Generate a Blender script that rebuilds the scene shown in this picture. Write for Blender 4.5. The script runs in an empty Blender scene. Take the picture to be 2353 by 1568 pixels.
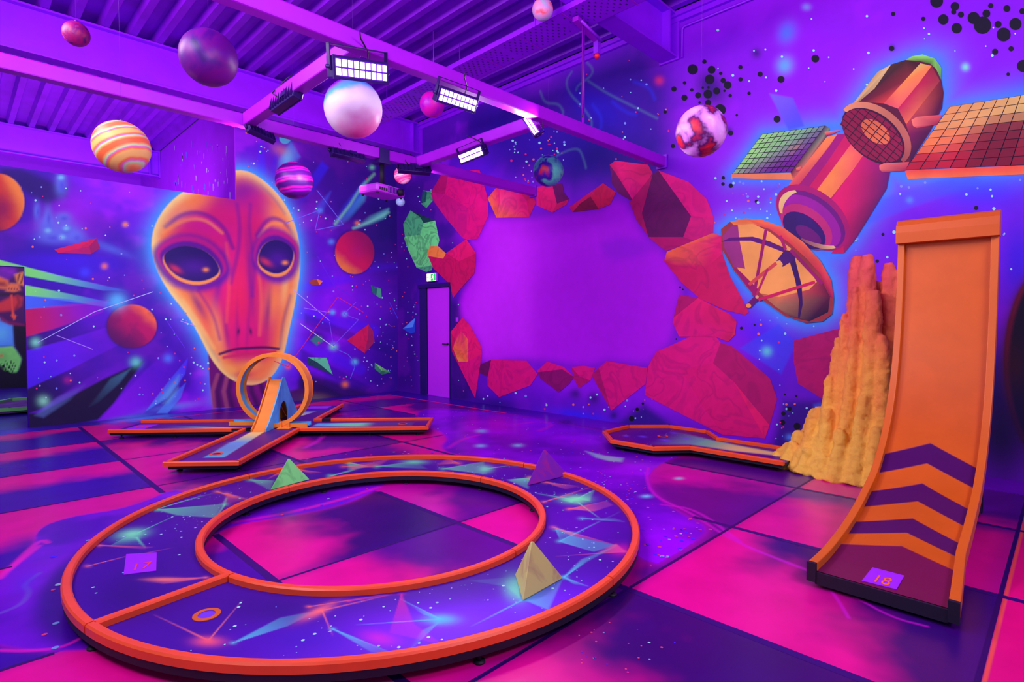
import bpy, bmesh, math, random
import numpy as np
from mathutils import Vector, Matrix

# ------------------------------------------------------------------ camera, world, lights, exposure
scene = bpy.context.scene
COL = scene.collection
PI = math.pi
IMG_W, IMG_H, FPX = 2353.0, 1568.0, 1289.7
PITCH, ROLL, YAW = .02955, -.0022, .78583
EYE = np.array([0.0, 0.0, 1.4])
_cy, _sy, _cp, _sp, _cr, _sr = (math.cos(YAW), math.sin(YAW), math.cos(PITCH), math.sin(PITCH), math.cos(ROLL), math.sin(ROLL))
FW = np.array([_cy*_cp, _sy*_cp, -_sp]); _rt = np.array([_sy, -_cy, 0.0]); _up = np.cross(_rt, FW)
RT = _cr*_rt + _sr*_up
UP = -_sr*_rt + _cr*_up

cam_data = bpy.data.cameras.new('camera')
cam_data.sensor_width = 36.0
cam_data.lens = FPX/IMG_W*36.0
cam_data.clip_start = 0.05
cam = bpy.data.objects.new('camera', cam_data); COL.objects.link(cam)
m = Matrix.Identity(4)
for i in range(3):
    m[i][0] = RT[i]; m[i][1] = UP[i]; m[i][2] = -FW[i]; m[i][3] = EYE[i]
cam.matrix_world = m
scene.camera = cam
scene.view_settings.view_transform = 'Standard'
scene.view_settings.look = 'None'
scene.view_settings.gamma = 1.0
scene.view_settings.use_curve_mapping = False
scene.view_settings.exposure = 0.0

world = bpy.data.worlds.new('world'); scene.world = world
world.use_nodes = True
bg = world.node_tree.nodes['Background']
bg.inputs[0].default_value = (.90, .75, .97, 1); bg.inputs[1].default_value = 0.30

def area(name, loc, direction, sx, sy, energy, color, spread=PI):
    d = bpy.data.lights.new(name, 'AREA'); d.shape = 'RECTANGLE'; d.size = sx; d.size_y = sy
    d.energy = energy; d.color = color; d.spread = spread
    o = bpy.data.objects.new(name, d); COL.objects.link(o)
    o.location = loc
    o.rotation_euler = Vector(direction).to_track_quat('-Z', 'Y').to_euler()
    return o
LAMP_COLOR = (1.0, .84, .94)
LAMP_WATT = 30.0
# added fill lights out of view, standing in for the hall's other lamps
area('hall_fill_near', (-1.6, 3.6, 4.5), (1.0, -.10, -.20), 3.0, 1.5, 225, LAMP_COLOR)
area('hall_fill_far', (-.6, 6.4, 4.6), (1.0, .02, -.22), 2.0, 1.0, 110, LAMP_COLOR)  # added to brighten the projection field
area('hall_fill_side', (2.2, -2.4, 4.5), (.15, 1.0, -.16), 3.0, 1.2, 190, LAMP_COLOR)
area('next_hall_fill', (1.2, 11.6, 3.0), (.3, 1.0, .6), 2.5, 1.0, 95, LAMP_COLOR)  # added unseen fill for the next hall

area('next_hall_front_fill', (-.2, 12.6, 3.1), (.25, 1.0, -.25), 1.2, .6, 75, LAMP_COLOR)  # added unseen fill, brightens the far mural behind the passage
area('ceiling_fill', (0.4, 1.2, 2.6), (.35, .5, 1.0), 2.0, 1.0, 110, (.9, .6, 1.0))  # added unseen fill that brightens the ceiling from below

# ------------------------------------------------------------------ helpers
XW, YW, ZC = 6.663, 10.075, 5.24          # right wall plane, left wall plane, top of the right wall

def ray(px, py):
    return RT*(px-IMG_W/2)/FPX - UP*(py-IMG_H/2)/FPX + FW
def on(px, py, axis, v):                   # the point of an axis-aligned plane seen at a measured photo position
    d = ray(px, py); t = (v-EYE[axis])/d[axis]
    return EYE + d*t
def flo(px, py, z=0.0): return on(px, py, 2, z)

def s2l(c):
    c = np.asarray(c, float)
    return np.where(c <= .04045, c/12.92, ((c+.055)/1.055)**2.4)
def lin(c):
    if isinstance(c, str):
        c = [int(c[i:i+2], 16)/255 for i in (0, 2, 4)]
    return s2l(c)

class MB:
    """collects vertices and faces (with an optional colour per face corner) for ONE mesh object"""
    def __init__(s): s.v = []; s.f = []; s.c = []; s.smooth = []
    def add(s, verts, faces, col=None, smooth=False):
        b = len(s.v); s.v += [tuple(map(float, p)) for p in verts]
        for f in faces:
            s.f.append([b+i for i in f]); s.smooth.append(smooth)
            if col is None: s.c.append([None]*len(f))
            elif isinstance(col, list): s.c.append([col[i] for i in f])
            else: s.c.append([col]*len(f))
        return s
    def box(s, lo, hi, col=None):
        x0, y0, z0 = lo; x1, y1, z1 = hi
        return s.add([(x0,y0,z0),(x1,y0,z0),(x1,y1,z0),(x0,y1,z0),(x0,y0,z1),(x1,y0,z1),(x1,y1,z1),(x0,y1,z1)],
                     [(0,3,2,1),(4,5,6,7),(0,1,5,4),(1,2,6,5),(2,3,7,6),(3,0,4,7)], col)
    def bevbox(s, lo, hi, b):
        bm = bmesh.new(); bmesh.ops.create_cube(bm, size=1)
        for v in bm.verts:
            v.co = Vector([(lo[i]+hi[i])/2 + v.co[i]*(hi[i]-lo[i]) for i in range(3)])
        bmesh.ops.bevel(bm, geom=bm.edges[:], offset=b, segments=2, affect='EDGES', profile=.5)
        return s.bm(bm)
    def bm(s, bm, smooth=False):
        bm.verts.index_update()
        s.add([v.co[:] for v in bm.verts], [[v.index for v in f.verts] for f in bm.faces], None, smooth); bm.free(); return s
    def obox(s, c, ax, ay, az):            # oriented box: centre and three half-axis vectors
        c, ax, ay, az = [np.array(q, float) for q in (c, ax, ay, az)]
        P = [c+sx*ax+sy*ay+sz*az for sz in (-1,1) for sx, sy in ((-1,-1),(1,-1),(1,1),(-1,1))]
        return s.add(P, [(0,3,2,1),(4,5,6,7),(0,1,5,4),(1,2,6,5),(2,3,7,6),(3,0,4,7)])
    def bar(s, a, b, w, h, up=(0,0,1)):    # rectangular bar from a to b
        a, b, up = [np.array(q, float) for q in (a, b, up)]
        d = b-a; L = np.linalg.norm(d); d /= L
        side = np.cross(d, up); side /= np.linalg.norm(side); u = np.cross(side, d)
        return s.obox((a+b)/2, d*L/2, side*w/2, u*h/2)
    def tube(s, path, r, n=8, closed=False, smooth=True, caps=True):
        path = [np.array(p, float) for p in path]; N = len(path)
        rings = []; prev = None
        for i, p in enumerate(path):
            if closed: d = path[(i+1) % N]-path[i-1]
            else: d = path[min(i+1, N-1)]-path[max(i-1, 0)]
            d = d/np.linalg.norm(d)
            ref = prev if prev is not None else (np.array([0,0,1.]) if abs(d[2]) < .9 else np.array([1.,0,0]))
            side = np.cross(d, ref); side /= np.linalg.norm(side); u = np.cross(side, d); prev = u
            rr = r[i] if hasattr(r, '__len__') else r
            rings.append([p+rr*(math.cos(2*PI*k/n)*side+math.sin(2*PI*k/n)*u) for k in range(n)])
        V = [q for R in rings for q in R]; F = []
        for i in range(N if closed else N-1):
            j = (i+1) % N
            for k in range(n):
                F.append((i*n+k, i*n+(k+1) % n, j*n+(k+1) % n, j*n+k))
        if caps and not closed: F += [tuple(range(n))[::-1], tuple((N-1)*n+k for k in range(n))]
        return s.add(V, F, None, smooth)
    def sweep(s, path, prof, closed=False, smooth=False):   # prof: (offset to the left of travel, height) loop
        P = [np.array(p[:3], float) for p in path]; N = len(P); n = len(prof); V = []; F = []
        for i in range(N):
            a = P[i-1] if (i > 0 or closed) else None; b = P[(i+1) % N] if (i < N-1 or closed) else None
            d1 = None if a is None else (P[i]-a)[:2]; d2 = None if b is None else (b-P[i])[:2]
            if d1 is None: d1 = d2
            if d2 is None: d2 = d1
            n1 = np.array([-d1[1], d1[0]])/np.hypot(*d1); n2 = np.array([-d2[1], d2[0]])/np.hypot(*d2)
            nn = n1+n2; nn = nn/np.linalg.norm(nn); nn = nn/max(.35, nn@n1)
            for o, h in prof: V.append((P[i][0]+nn[0]*o, P[i][1]+nn[1]*o, P[i][2]+h))
        for i in range(N if closed else N-1):
            j = (i+1) % N
            for k in range(n): F.append((i*n+k, i*n+(k+1) % n, j*n+(k+1) % n, j*n+k))
        if not closed: F += [tuple(range(n))[::-1], tuple((N-1)*n+k for k in range(n))]
        return s.add(V, F, None, smooth)
    def disc(s, c, r, z, n=32, r2=0.0, col=None):
        if r2 <= 0: return s.add([(c[0]+r*math.cos(2*PI*k/n), c[1]+r*math.sin(2*PI*k/n), z) for k in range(n)], [tuple(range(n))], col)
        V = [(c[0]+q*math.cos(2*PI*k/n), c[1]+q*math.sin(2*PI*k/n), z) for q in (r2, r) for k in range(n)]
        return s.add(V, [(k, n+k, n+(k+1) % n, (k+1) % n) for k in range(n)], col)
    def cyl(s, a, b, r, n=16, smooth=True): return s.tube([a, b], r, n, smooth=smooth)
    def sphere(s, c, r, u=32, v=20):
        bm = bmesh.new(); bmesh.ops.create_uvsphere(bm, u_segments=u, v_segments=v, radius=r)
        for w in bm.verts: w.co += Vector(c)
        return s.bm(bm, True)
    def mesh(s, name, mat, origin=(0,0,0)):
        me = bpy.data.meshes.new(name)
        o = np.array(origin, float)
        me.from_pydata([tuple(np.array(p)-o) for p in s.v], [], s.f)
        me.polygons.foreach_set('use_smooth', s.smooth)
        if any(q[0] is not None for q in s.c):
            a = me.color_attributes.new('Col', 'FLOAT_COLOR', 'CORNER')
            buf = []
            for q in s.c:
                for k in q:
                    k = (1,1,1) if k is None else k
                    buf += [float(k[0]), float(k[1]), float(k[2]), 1.0]
            a.data.foreach_set('color', buf)
        me.materials.append(mat); me.update()
        return me
    def build(s, name, mat, parent=None, local=False):
        """local=True: vertices are already in the parent's space"""
        org = (0,0,0) if (parent is None or local) else parent['_o']
        o = bpy.data.objects.new(name, s.mesh(name, mat, org)); COL.objects.link(o)
        if parent is not None:
            o.parent = parent; o['_o'] = org
        else: o['_o'] = (0,0,0)
        return o

def tag(o, label=None, cat=None, group=None, kind=None):
    if label: o['label'] = label
    if cat: o['category'] = cat
    if group: o['group'] = group
    if kind: o['kind'] = kind
    return o
def thing(name, loc, label, cat, group=None, kind=None):
    o = bpy.data.objects.new(name, None); COL.objects.link(o)
    o.empty_display_size = .1; o.location = [float(q) for q in loc]; o['_o'] = tuple(float(q) for q in loc)
    return tag(o, label, cat, group, kind)
def copy_tree(o, parent=None):
    c = o.copy(); COL.objects.link(c)
    if parent is not None: c.parent = parent
    for ch in list(o.children): copy_tree(ch, c)
    return c

# ------------------------------------------------------------------ materials (all procedural)
def nt(name):
    mt = bpy.data.materials.new(name); mt.use_nodes = True
    t = mt.node_tree; t.nodes.clear()
    out = t.nodes.new('ShaderNodeOutputMaterial'); p = t.nodes.new('ShaderNodeBsdfPrincipled')
    t.links.new(p.outputs[0], out.inputs[0])
    return mt, t, p
def add(t, kind, **kw):
    n = t.nodes.new(kind)
    for k, v in kw.items():
        if k.startswith('i_'): n.inputs[int(k[2:]) if k[2:].isdigit() else k[2:]].default_value = v
        else: setattr(n, k, v)
    return n
def ramp_node(t, stops):
    r = t.nodes.new('ShaderNodeValToRGB'); e = r.color_ramp.elements
    while len(e) < len(stops): e.new(.5)
    for el, (p, c) in zip(e, stops):
        el.position = p; el.color = (*[float(q) for q in c], 1)
    return r
def scaled(t, src, k):                     # multiply a colour by (1-k .. 1+k) noise
    mx = add(t, 'ShaderNodeMix', data_type='RGBA', blend_type='MULTIPLY'); mx.inputs[0].default_value = 1
    t.links.new(src, mx.inputs[6]); t.links.new(k, mx.inputs[7]); return mx.outputs[2]
def flat(name, col, rough=.5, var=.12, scale=9.0, metal=0.0, spec=.4, bump=0.0):
    mt, t, p = nt(name); c = lin(col)
    tc = add(t, 'ShaderNodeTexCoord'); nz = add(t, 'ShaderNodeTexNoise', i_Scale=scale, i_Detail=4.0)
    t.links.new(tc.outputs['Object'], nz.inputs['Vector'])
    r = ramp_node(t, [(.3, np.clip(c*(1-var), 0, 1)), (.7, np.clip(c*(1+var), 0, 1))])
    t.links.new(nz.outputs[0], r.inputs[0]); t.links.new(r.outputs[0], p.inputs['Base Color'])
    p.inputs['Roughness'].default_value = rough; p.inputs['Metallic'].default_value = metal
    p.inputs['Specular IOR Level'].default_value = spec
    if bump:
        b = add(t, 'ShaderNodeBump', i_Strength=bump, i_Distance=.01); t.links.new(nz.outputs[0], b.inputs['Height']); t.links.new(b.outputs[0], p.inputs['Normal'])
    return mt
def painted(name, rough=.6, var=.06, spec=.25, scale=7.0, marble=0.0, mscale=2.0):
    """paint whose colour is laid on the surface as a colour attribute; grain and veins come from noise"""
    mt, t, p = nt(name)
    at = add(t, 'ShaderNodeAttribute', attribute_name='Col')
    tc = add(t, 'ShaderNodeTexCoord'); nz = add(t, 'ShaderNodeTexNoise', i_Scale=scale, i_Detail=5.0)
    t.links.new(tc.outputs['Object'], nz.inputs['Vector'])
    r = ramp_node(t, [(.3, (1-var,)*3), (.7, (1+var,)*3)]); t.links.new(nz.outputs[0], r.inputs[0])
    col = scaled(t, at.outputs['Color'], r.outputs[0])
    if marble:
        n2 = add(t, 'ShaderNodeTexNoise', i_Scale=mscale, i_Detail=2.5, i_Distortion=1.3); t.links.new(tc.outputs['Object'], n2.inputs['Vector'])
        d = 1-marble
        r2 = ramp_node(t, [(.30, (1.0,)*3), (.42, (1.12,)*3), (.485, (d*1.1, d*1.1, d*1.25)), (.53, (1.1,)*3), (.62, (1.12,)*3), (.68, (d+.15, d+.15, d+.3)), (.78, (1.0,)*3)])
        t.links.new(n2.outputs[0], r2.inputs[0]); col = scaled(t, col, r2.outputs[0])
    t.links.new(col, p.inputs['Base Color'])
    p.inputs['Roughness'].default_value = rough; p.inputs['Specular IOR Level'].default_value = spec
    return mt
def glowing(name, col, strength):
    mt, t, p = nt(name); c = lin(col)
    p.inputs['Base Color'].default_value = (*c, 1); p.inputs['Emission Color'].default_value = (*c, 1); p.inputs['Emission Strength'].default_value = strength
    return mt

M = {}
M['mural'] = painted('mural_paint', var=.03)
M['mural_rock'] = painted('mural_rock_paint', marble=.20, mscale=2.1)
M['green_rock'] = painted('mural_green_rock_paint', marble=.45, mscale=2.6)
M['mural_metal'] = painted('mural_satellite_paint', var=.14, scale=3.0)
M['print'] = painted('printed_board', rough=.42, var=.04, spec=.3)
M['floor'] = painted('printed_floor', rough=.27, var=.09, spec=.35, scale=3.2)
M['violet_wall'] = flat('violet_wall_paint', (.66, .06, .97), .55, .06, 3)
M['violet_lit_steel'] = flat('violet_lit_metal', (.60, .04, .97), .45, .06, 4)  # violet lamp light put into the steel's base colour
M['violet_lit_bar'] = flat('violet_lit_bar_paint', (.64, .04, .83), .4, .06, 4)  # white bars, the violet cast of the lamps put into the colour
M['deck'] = flat('ceiling_deck_steel', (.52, .03, .84), .5, .15, 2.5)  # white deck, its violet lighting put into the base colour
M['door'] = flat('violet_lit_door_paint', (.80, .16, 1.0), .4, .03, 2)  # white door leaf, violet light put into its colour
M['navy'] = flat('navy_frame_paint', (.13, .03, .42), .5, .1, 5)
M['orange'] = flat('fluorescent_orange_rail', (.93, .32, .12), .38, .06, 6)
M['orange_ramp'] = flat('fluorescent_orange_ramp', (.80, .36, .05), .45, .04, 3)
M['ramp_edge'] = flat('ramp_rail_orange', (.82, .39, .06), .42, .04, 4)
M['loop'] = flat('loop_orange_paint', (.95, .57, .20), .45, .10, 7)
M['blue'] = flat('loop_blue_paint', (.36, .74, .96), .5, .14, 9)
M['black'] = flat('black_rubber', (.08, .05, .16), .6, .1, 8)
M['lampbody'] = flat('black_lamp_body', (.16, .05, .38), .4, .1, 12)
M['chevron'] = flat('dark_chevron_print', (.26, .04, .34), .5, .12, 6)
M['rampdark'] = flat('dark_ramp_deck', (.40, .04, .27), .5, .08, 6)
M['plate'] = flat('lavender_plate', (.62, .13, .93), .45, .04, 8)
M['digit'] = flat('orange_digit', (.97, .45, .2), .5, .04, 8)
M['digit_red'] = flat('red_digit', (.92, .25, .35), .5, .04, 8)
M['hole'] = flat('dark_cup', (.2, .08, .45), .5, .1, 8)
M['cup'] = flat('violet_cup', (.45, .22, .85), .5, .1, 8)
M['projector'] = flat('projector_plastic', (.80, .22, .92), .4, .05, 8)  # white plastic with the violet light put into its colour
M['purple_metal'] = flat('tray_steel', (.52, .05, .86), .45, .12, 6)
M['dark_slot'] = flat('dark_slot', (.26, .03, .55), .6, .1, 6)
M['red'] = flat('red_plastic', (.9, .12, .25), .4, .05, 8)
M['green_rail'] = flat('fluorescent_green_rail', (.5, .95, .45), .4, .05, 6)
M['led'] = glowing('led_glow', (.93, .74, 1.0), 4.5)
M['thread'] = flat('grey_thread', (.4, .1, .6), .6, .05, 9)
# ------------------------------------------------------------------ mural painter: lays colours on a dense sheet of vertices
def fbm(x, y, scale, seed, octaves=4):
    rng = np.random.RandomState(seed); out = np.zeros(len(x)); amp = 1.0; tot = 0.0
    for o in range(octaves):
        g = rng.rand(64, 64); u = x/scale*(2**o)+17.3*o; v = y/scale*(2**o)+9.1*o
        iu = np.floor(u).astype(int); iv = np.floor(v).astype(int); fu = u-iu; fv = v-iv
        fu = fu*fu*(3-2*fu); fv = fv*fv*(3-2*fv)
        a = g[iu % 64, iv % 64]; b = g[(iu+1) % 64, iv % 64]; c = g[iu % 64, (iv+1) % 64]; d = g[(iu+1) % 64, (iv+1) % 64]
        out += amp*((a*(1-fu)+b*fu)*(1-fv)+(c*(1-fu)+d*fu)*fv); tot += amp; amp *= .5
    return out/tot
def sstep(a, b, x):
    t = np.clip((x-a)/(b-a), 0, 1); return t*t*(3-2*t)
def poly_sd(P, poly):
    x, y = P[:, 0], P[:, 1]; n = len(poly); d = np.full(len(P), 1e9); inside = np.zeros(len(P), bool)
    for i in range(n):
        a = poly[i]; b = poly[(i+1) % n]; e = b-a; wx = x-a[0]; wy = y-a[1]
        t = np.clip((wx*e[0]+wy*e[1])/max(e@e, 1e-12), 0, 1)
        d = np.minimum(d, np.hypot(wx-e[0]*t, wy-e[1]*t))
        c = (a[1] > y) != (b[1] > y)
        if a[1] != b[1]: inside ^= c & (x < (b[0]-a[0])*(y-a[1])/(b[1]-a[1])+a[0])
    return np.where(inside, -d, d)
def line_d(P, pts):
    d = np.full(len(P), 1e9)
    for a, b in zip(pts[:-1], pts[1:]):
        e = b-a; w = P-a; t = np.clip((w@e)/max(e@e, 1e-12), 0, 1)
        d = np.minimum(d, np.hypot(w[:, 0]-e[0]*t, w[:, 1]-e[1]*t))
    return d
def smooth_poly(pts, it=2):
    p = np.array(pts, float)
    for _ in range(it):
        q = np.roll(p, -1, 0); p = np.stack([.75*p+.25*q, .25*p+.75*q], 1).reshape(-1, 2)
    return p

def smooth_open(pts, it=2):
    p = np.array(pts, float)
    for _ in range(it):
        q = [p[0]]
        for a, b in zip(p[:-1], p[1:]): q += [.75*a+.25*b, .25*a+.75*b]
        p = np.array(q+[p[-1]])
    return [tuple(k) for k in p]

class Sheet:
    """P: vertex positions on the sheet in metres; lift(px,py): photo measurement -> metres on the sheet"""
    def __init__(s, P, lift): s.P = P; s.lift = lift; s.C = np.zeros((len(P), 3))
    def L(s, pts): return np.array([s.lift(*p) for p in pts])
    def scale(s, p):
        a = s.lift(*p); b = s.lift(p[0]+1, p[1]); c = s.lift(p[0], p[1]+1)
        return math.sqrt(abs((b[0]-a[0])*(c[1]-a[1])-(b[1]-a[1])*(c[0]-a[0])))
    def sub(s, lo, hi):
        return np.nonzero((s.P[:, 0] > lo[0]) & (s.P[:, 0] < hi[0]) & (s.P[:, 1] > lo[1]) & (s.P[:, 1] < hi[1]))[0]
    def mix(s, idx, a, col):
        s.C[idx] = s.C[idx]*(1-a[:, None]) + col*a[:, None]
    def poly(s, pts, col, a=1.0, soft=1.5, col2=None, g=None, smooth=0, fade=None, noise=0, metres=False):
        if smooth: pts = smooth_poly(pts, smooth)
        Q = np.array(pts, float) if metres else s.L(pts)
        k = 1.0 if metres else s.scale(np.mean(np.array(pts, float), 0)); w = soft*k
        idx = s.sub(Q.min(0)-w, Q.max(0)+w)
        if not len(idx): return
        P = s.P[idx]; cov = sstep(w, -w, poly_sd(P, Q))*a
        c = lin(col)[None, :]
        if col2 is not None or fade is not None:
            g0, g1 = (np.array(g[0], float), np.array(g[1], float)) if metres else s.L(g)
            e = g1-g0; t = sstep(0, 1, ((P-g0)@e)/(e@e))
            if col2 is not None: c = lin(col)*(1-t[:, None])+lin(col2)*t[:, None]
            if fade is not None: cov = cov*(1-t*(1-fade))
        if noise: c = c*(1+noise*(fbm(P[:, 0], P[:, 1], .35, 5)[:, None]-.5)*2)
        s.mix(idx, cov, c)
    def blob(s, c, rx, ry, ang, col, a=1.0, p=2.0):
        ca, sa = math.cos(math.radians(ang)), math.sin(math.radians(ang)); C0 = s.lift(*c)
        A = np.stack([s.lift(c[0]+ca*rx*.2, c[1]+sa*rx*.2)-C0, s.lift(c[0]-sa*ry*.2, c[1]+ca*ry*.2)-C0], 1)*5
        R = np.abs(A).sum(1)*2.2; idx = s.sub(C0-R, C0+R)
        if not len(idx): return
        q = np.linalg.solve(A, (s.P[idx]-C0).T); r = np.hypot(q[0], q[1])
        s.mix(idx, a*np.exp(-(r**p)*1.2), lin(col)[None, :])
    def stroke(s, pts, w, col, a=1.0, soft=1.2, fade=None, metres=False):
        Q = np.array(pts, float) if metres else s.L(pts); k = 1.0 if metres else s.scale(np.mean(np.array(pts, float), 0))
        R = (w+soft*2)*k; idx = s.sub(Q.min(0)-R, Q.max(0)+R)
        if not len(idx): return
        P = s.P[idx]; cov = a*sstep((w/2+soft)*k, (w/2-soft*.5)*k, line_d(P, Q))
        if fade is not None:
            e = Q[-1]-Q[0]; t = np.clip(((P-Q[0])@e)/(e@e), 0, 1); cov = cov*(1-t*(1-fade))
        s.mix(idx, cov, lin(col)[None, :])
    def halo(s, pts, r, col, a=1.0, smooth=0):
        if smooth: pts = smooth_poly(pts, smooth)
        Q = s.L(pts); k = s.scale(np.mean(np.array(pts, float), 0)); R = r*3.2*k
        idx = s.sub(Q.min(0)-R, Q.max(0)+R); d = np.maximum(poly_sd(s.P[idx], Q), 0)
        s.mix(idx, a*np.exp(-(d/(r*k))**1.3), lin(col)[None, :])

def grid_mesh(name, us, vs, to3, keep=None, paint=None, lift=None, mat=None, extra=None):
    """dense sheet us x vs; paint(sheet) colours it; extra: MB of plain boxes (wall thickness) joined in"""
    nu, nv = len(us), len(vs); U, V = np.meshgrid(us, vs, indexing='ij')
    P = np.stack([U.ravel(), V.ravel()], 1)
    sh = Sheet(P, lift); paint(sh)
    i = np.arange(nu-1)[:, None]*nv+np.arange(nv-1)[None, :]
    F = np.stack([i, i+nv, i+nv+1, i+1], -1).reshape(-1, 4)
    if keep is not None:
        c = P[F].mean(1); F = F[keep(c[:, 0], c[:, 1])]
    return sheet_object(name, to3(P), F, sh.C, mat, extra)
def sheet_object(name, V3, F, C, mat, extra=None, parent=None):
    nF = len(F); nV = len(V3)
    if extra is not None:
        ev = np.array(extra.v); ef = np.array(extra.f)
        V3 = np.concatenate([V3, ev]); F = np.concatenate([F, ef+nV])
        ec = np.array([extra.col]*len(ev)); C = np.concatenate([C, ec])
    me = bpy.data.meshes.new(name)
    me.vertices.add(len(V3)); me.vertices.foreach_set('co', V3.astype(np.float32).ravel())
    me.loops.add(len(F)*4); me.loops.foreach_set('vertex_index', F.astype(np.int32).ravel())
    me.polygons.add(len(F)); me.polygons.foreach_set('loop_start', np.arange(0, len(F)*4, 4, dtype=np.int32))
    me.update(calc_edges=True)
    a = me.color_attributes.new('Col', 'FLOAT_COLOR', 'POINT')
    a.data.foreach_set('color', np.concatenate([np.clip(C, 0, 1), np.ones((len(C), 1))], 1).astype(np.float32).ravel())
    me.materials.append(mat); me.validate()
    o = bpy.data.objects.new(name, me); COL.objects.link(o); o['_o'] = (0,0,0)
    if parent is not None: o.parent = parent
    return o

def Tz(x0, y0, k): return lambda pts: [(x0+x/k, y0+y/k) for x, y in pts]   # reading frame of an enlarged crop -> photo pixels

def decal(name, facets, place, off, mat, parent):
    """flat painted figure: facets (points, colour or colours per point) laid on a wall with the thickness of paint"""
    mb = MB()
    for k, (pts, col) in enumerate(facets):      # later strokes lie on top of earlier ones
        V = [place(*p, off+.00012*min(k, 40)) for p in pts]
        if isinstance(col, list): cc = [tuple(lin(c)) for c in col]
        else: cc = tuple(lin(col))
        mb.add(V, [tuple(range(len(V)))], cc)
    return mb.build(name, mat, parent)
def star_decal(name, stars, place, off, mat, parent):
    """stars: (px, py, radius px, colour)"""
    mb = MB()
    for k_, (x, y, r, c) in enumerate(stars):
        n = 8 if r < 3.5 else 20; mb.add([place(x+r*math.cos(k*2*PI/n), y+r*math.sin(k*2*PI/n), off+(k_ % 24)*.00005) for k in range(n)], [tuple(range(n))], tuple(lin(c)))
    o = mb.build(name, mat, parent); o['kind'] = 'stuff'; return o
def line_decal(name, lines, w, place, off, mat, parent):
    mb = MB()
    for pts, c in lines:
        for a, b in zip(pts[:-1], pts[1:]):
            a, b = np.array(a, float), np.array(b, float); d = b-a; n_ = np.array((-d[1], d[0]))/np.hypot(*d)*w/2
            mb.add([place(*p, off) for p in (a-n_, b-n_, b+n_, a+n_)], [(0,1,2,3)], tuple(lin(c)))
    o = mb.build(name, mat, parent); o['kind'] = 'stuff'; return o
def on_left(px, py, off=.004): return on(px, py, 1, YW-off)
def on_right(px, py, off=.004): return on(px, py, 0, XW-off)
def in_poly(x, y, poly):
    r = False; n = len(poly)
    for i in range(n):
        a, b = poly[i], poly[(i+1) % n]
        if (a[1] > y) != (b[1] > y) and x < (b[0]-a[0])*(y-a[1])/(b[1]-a[1])+a[0]: r = not r
    return r
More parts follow.
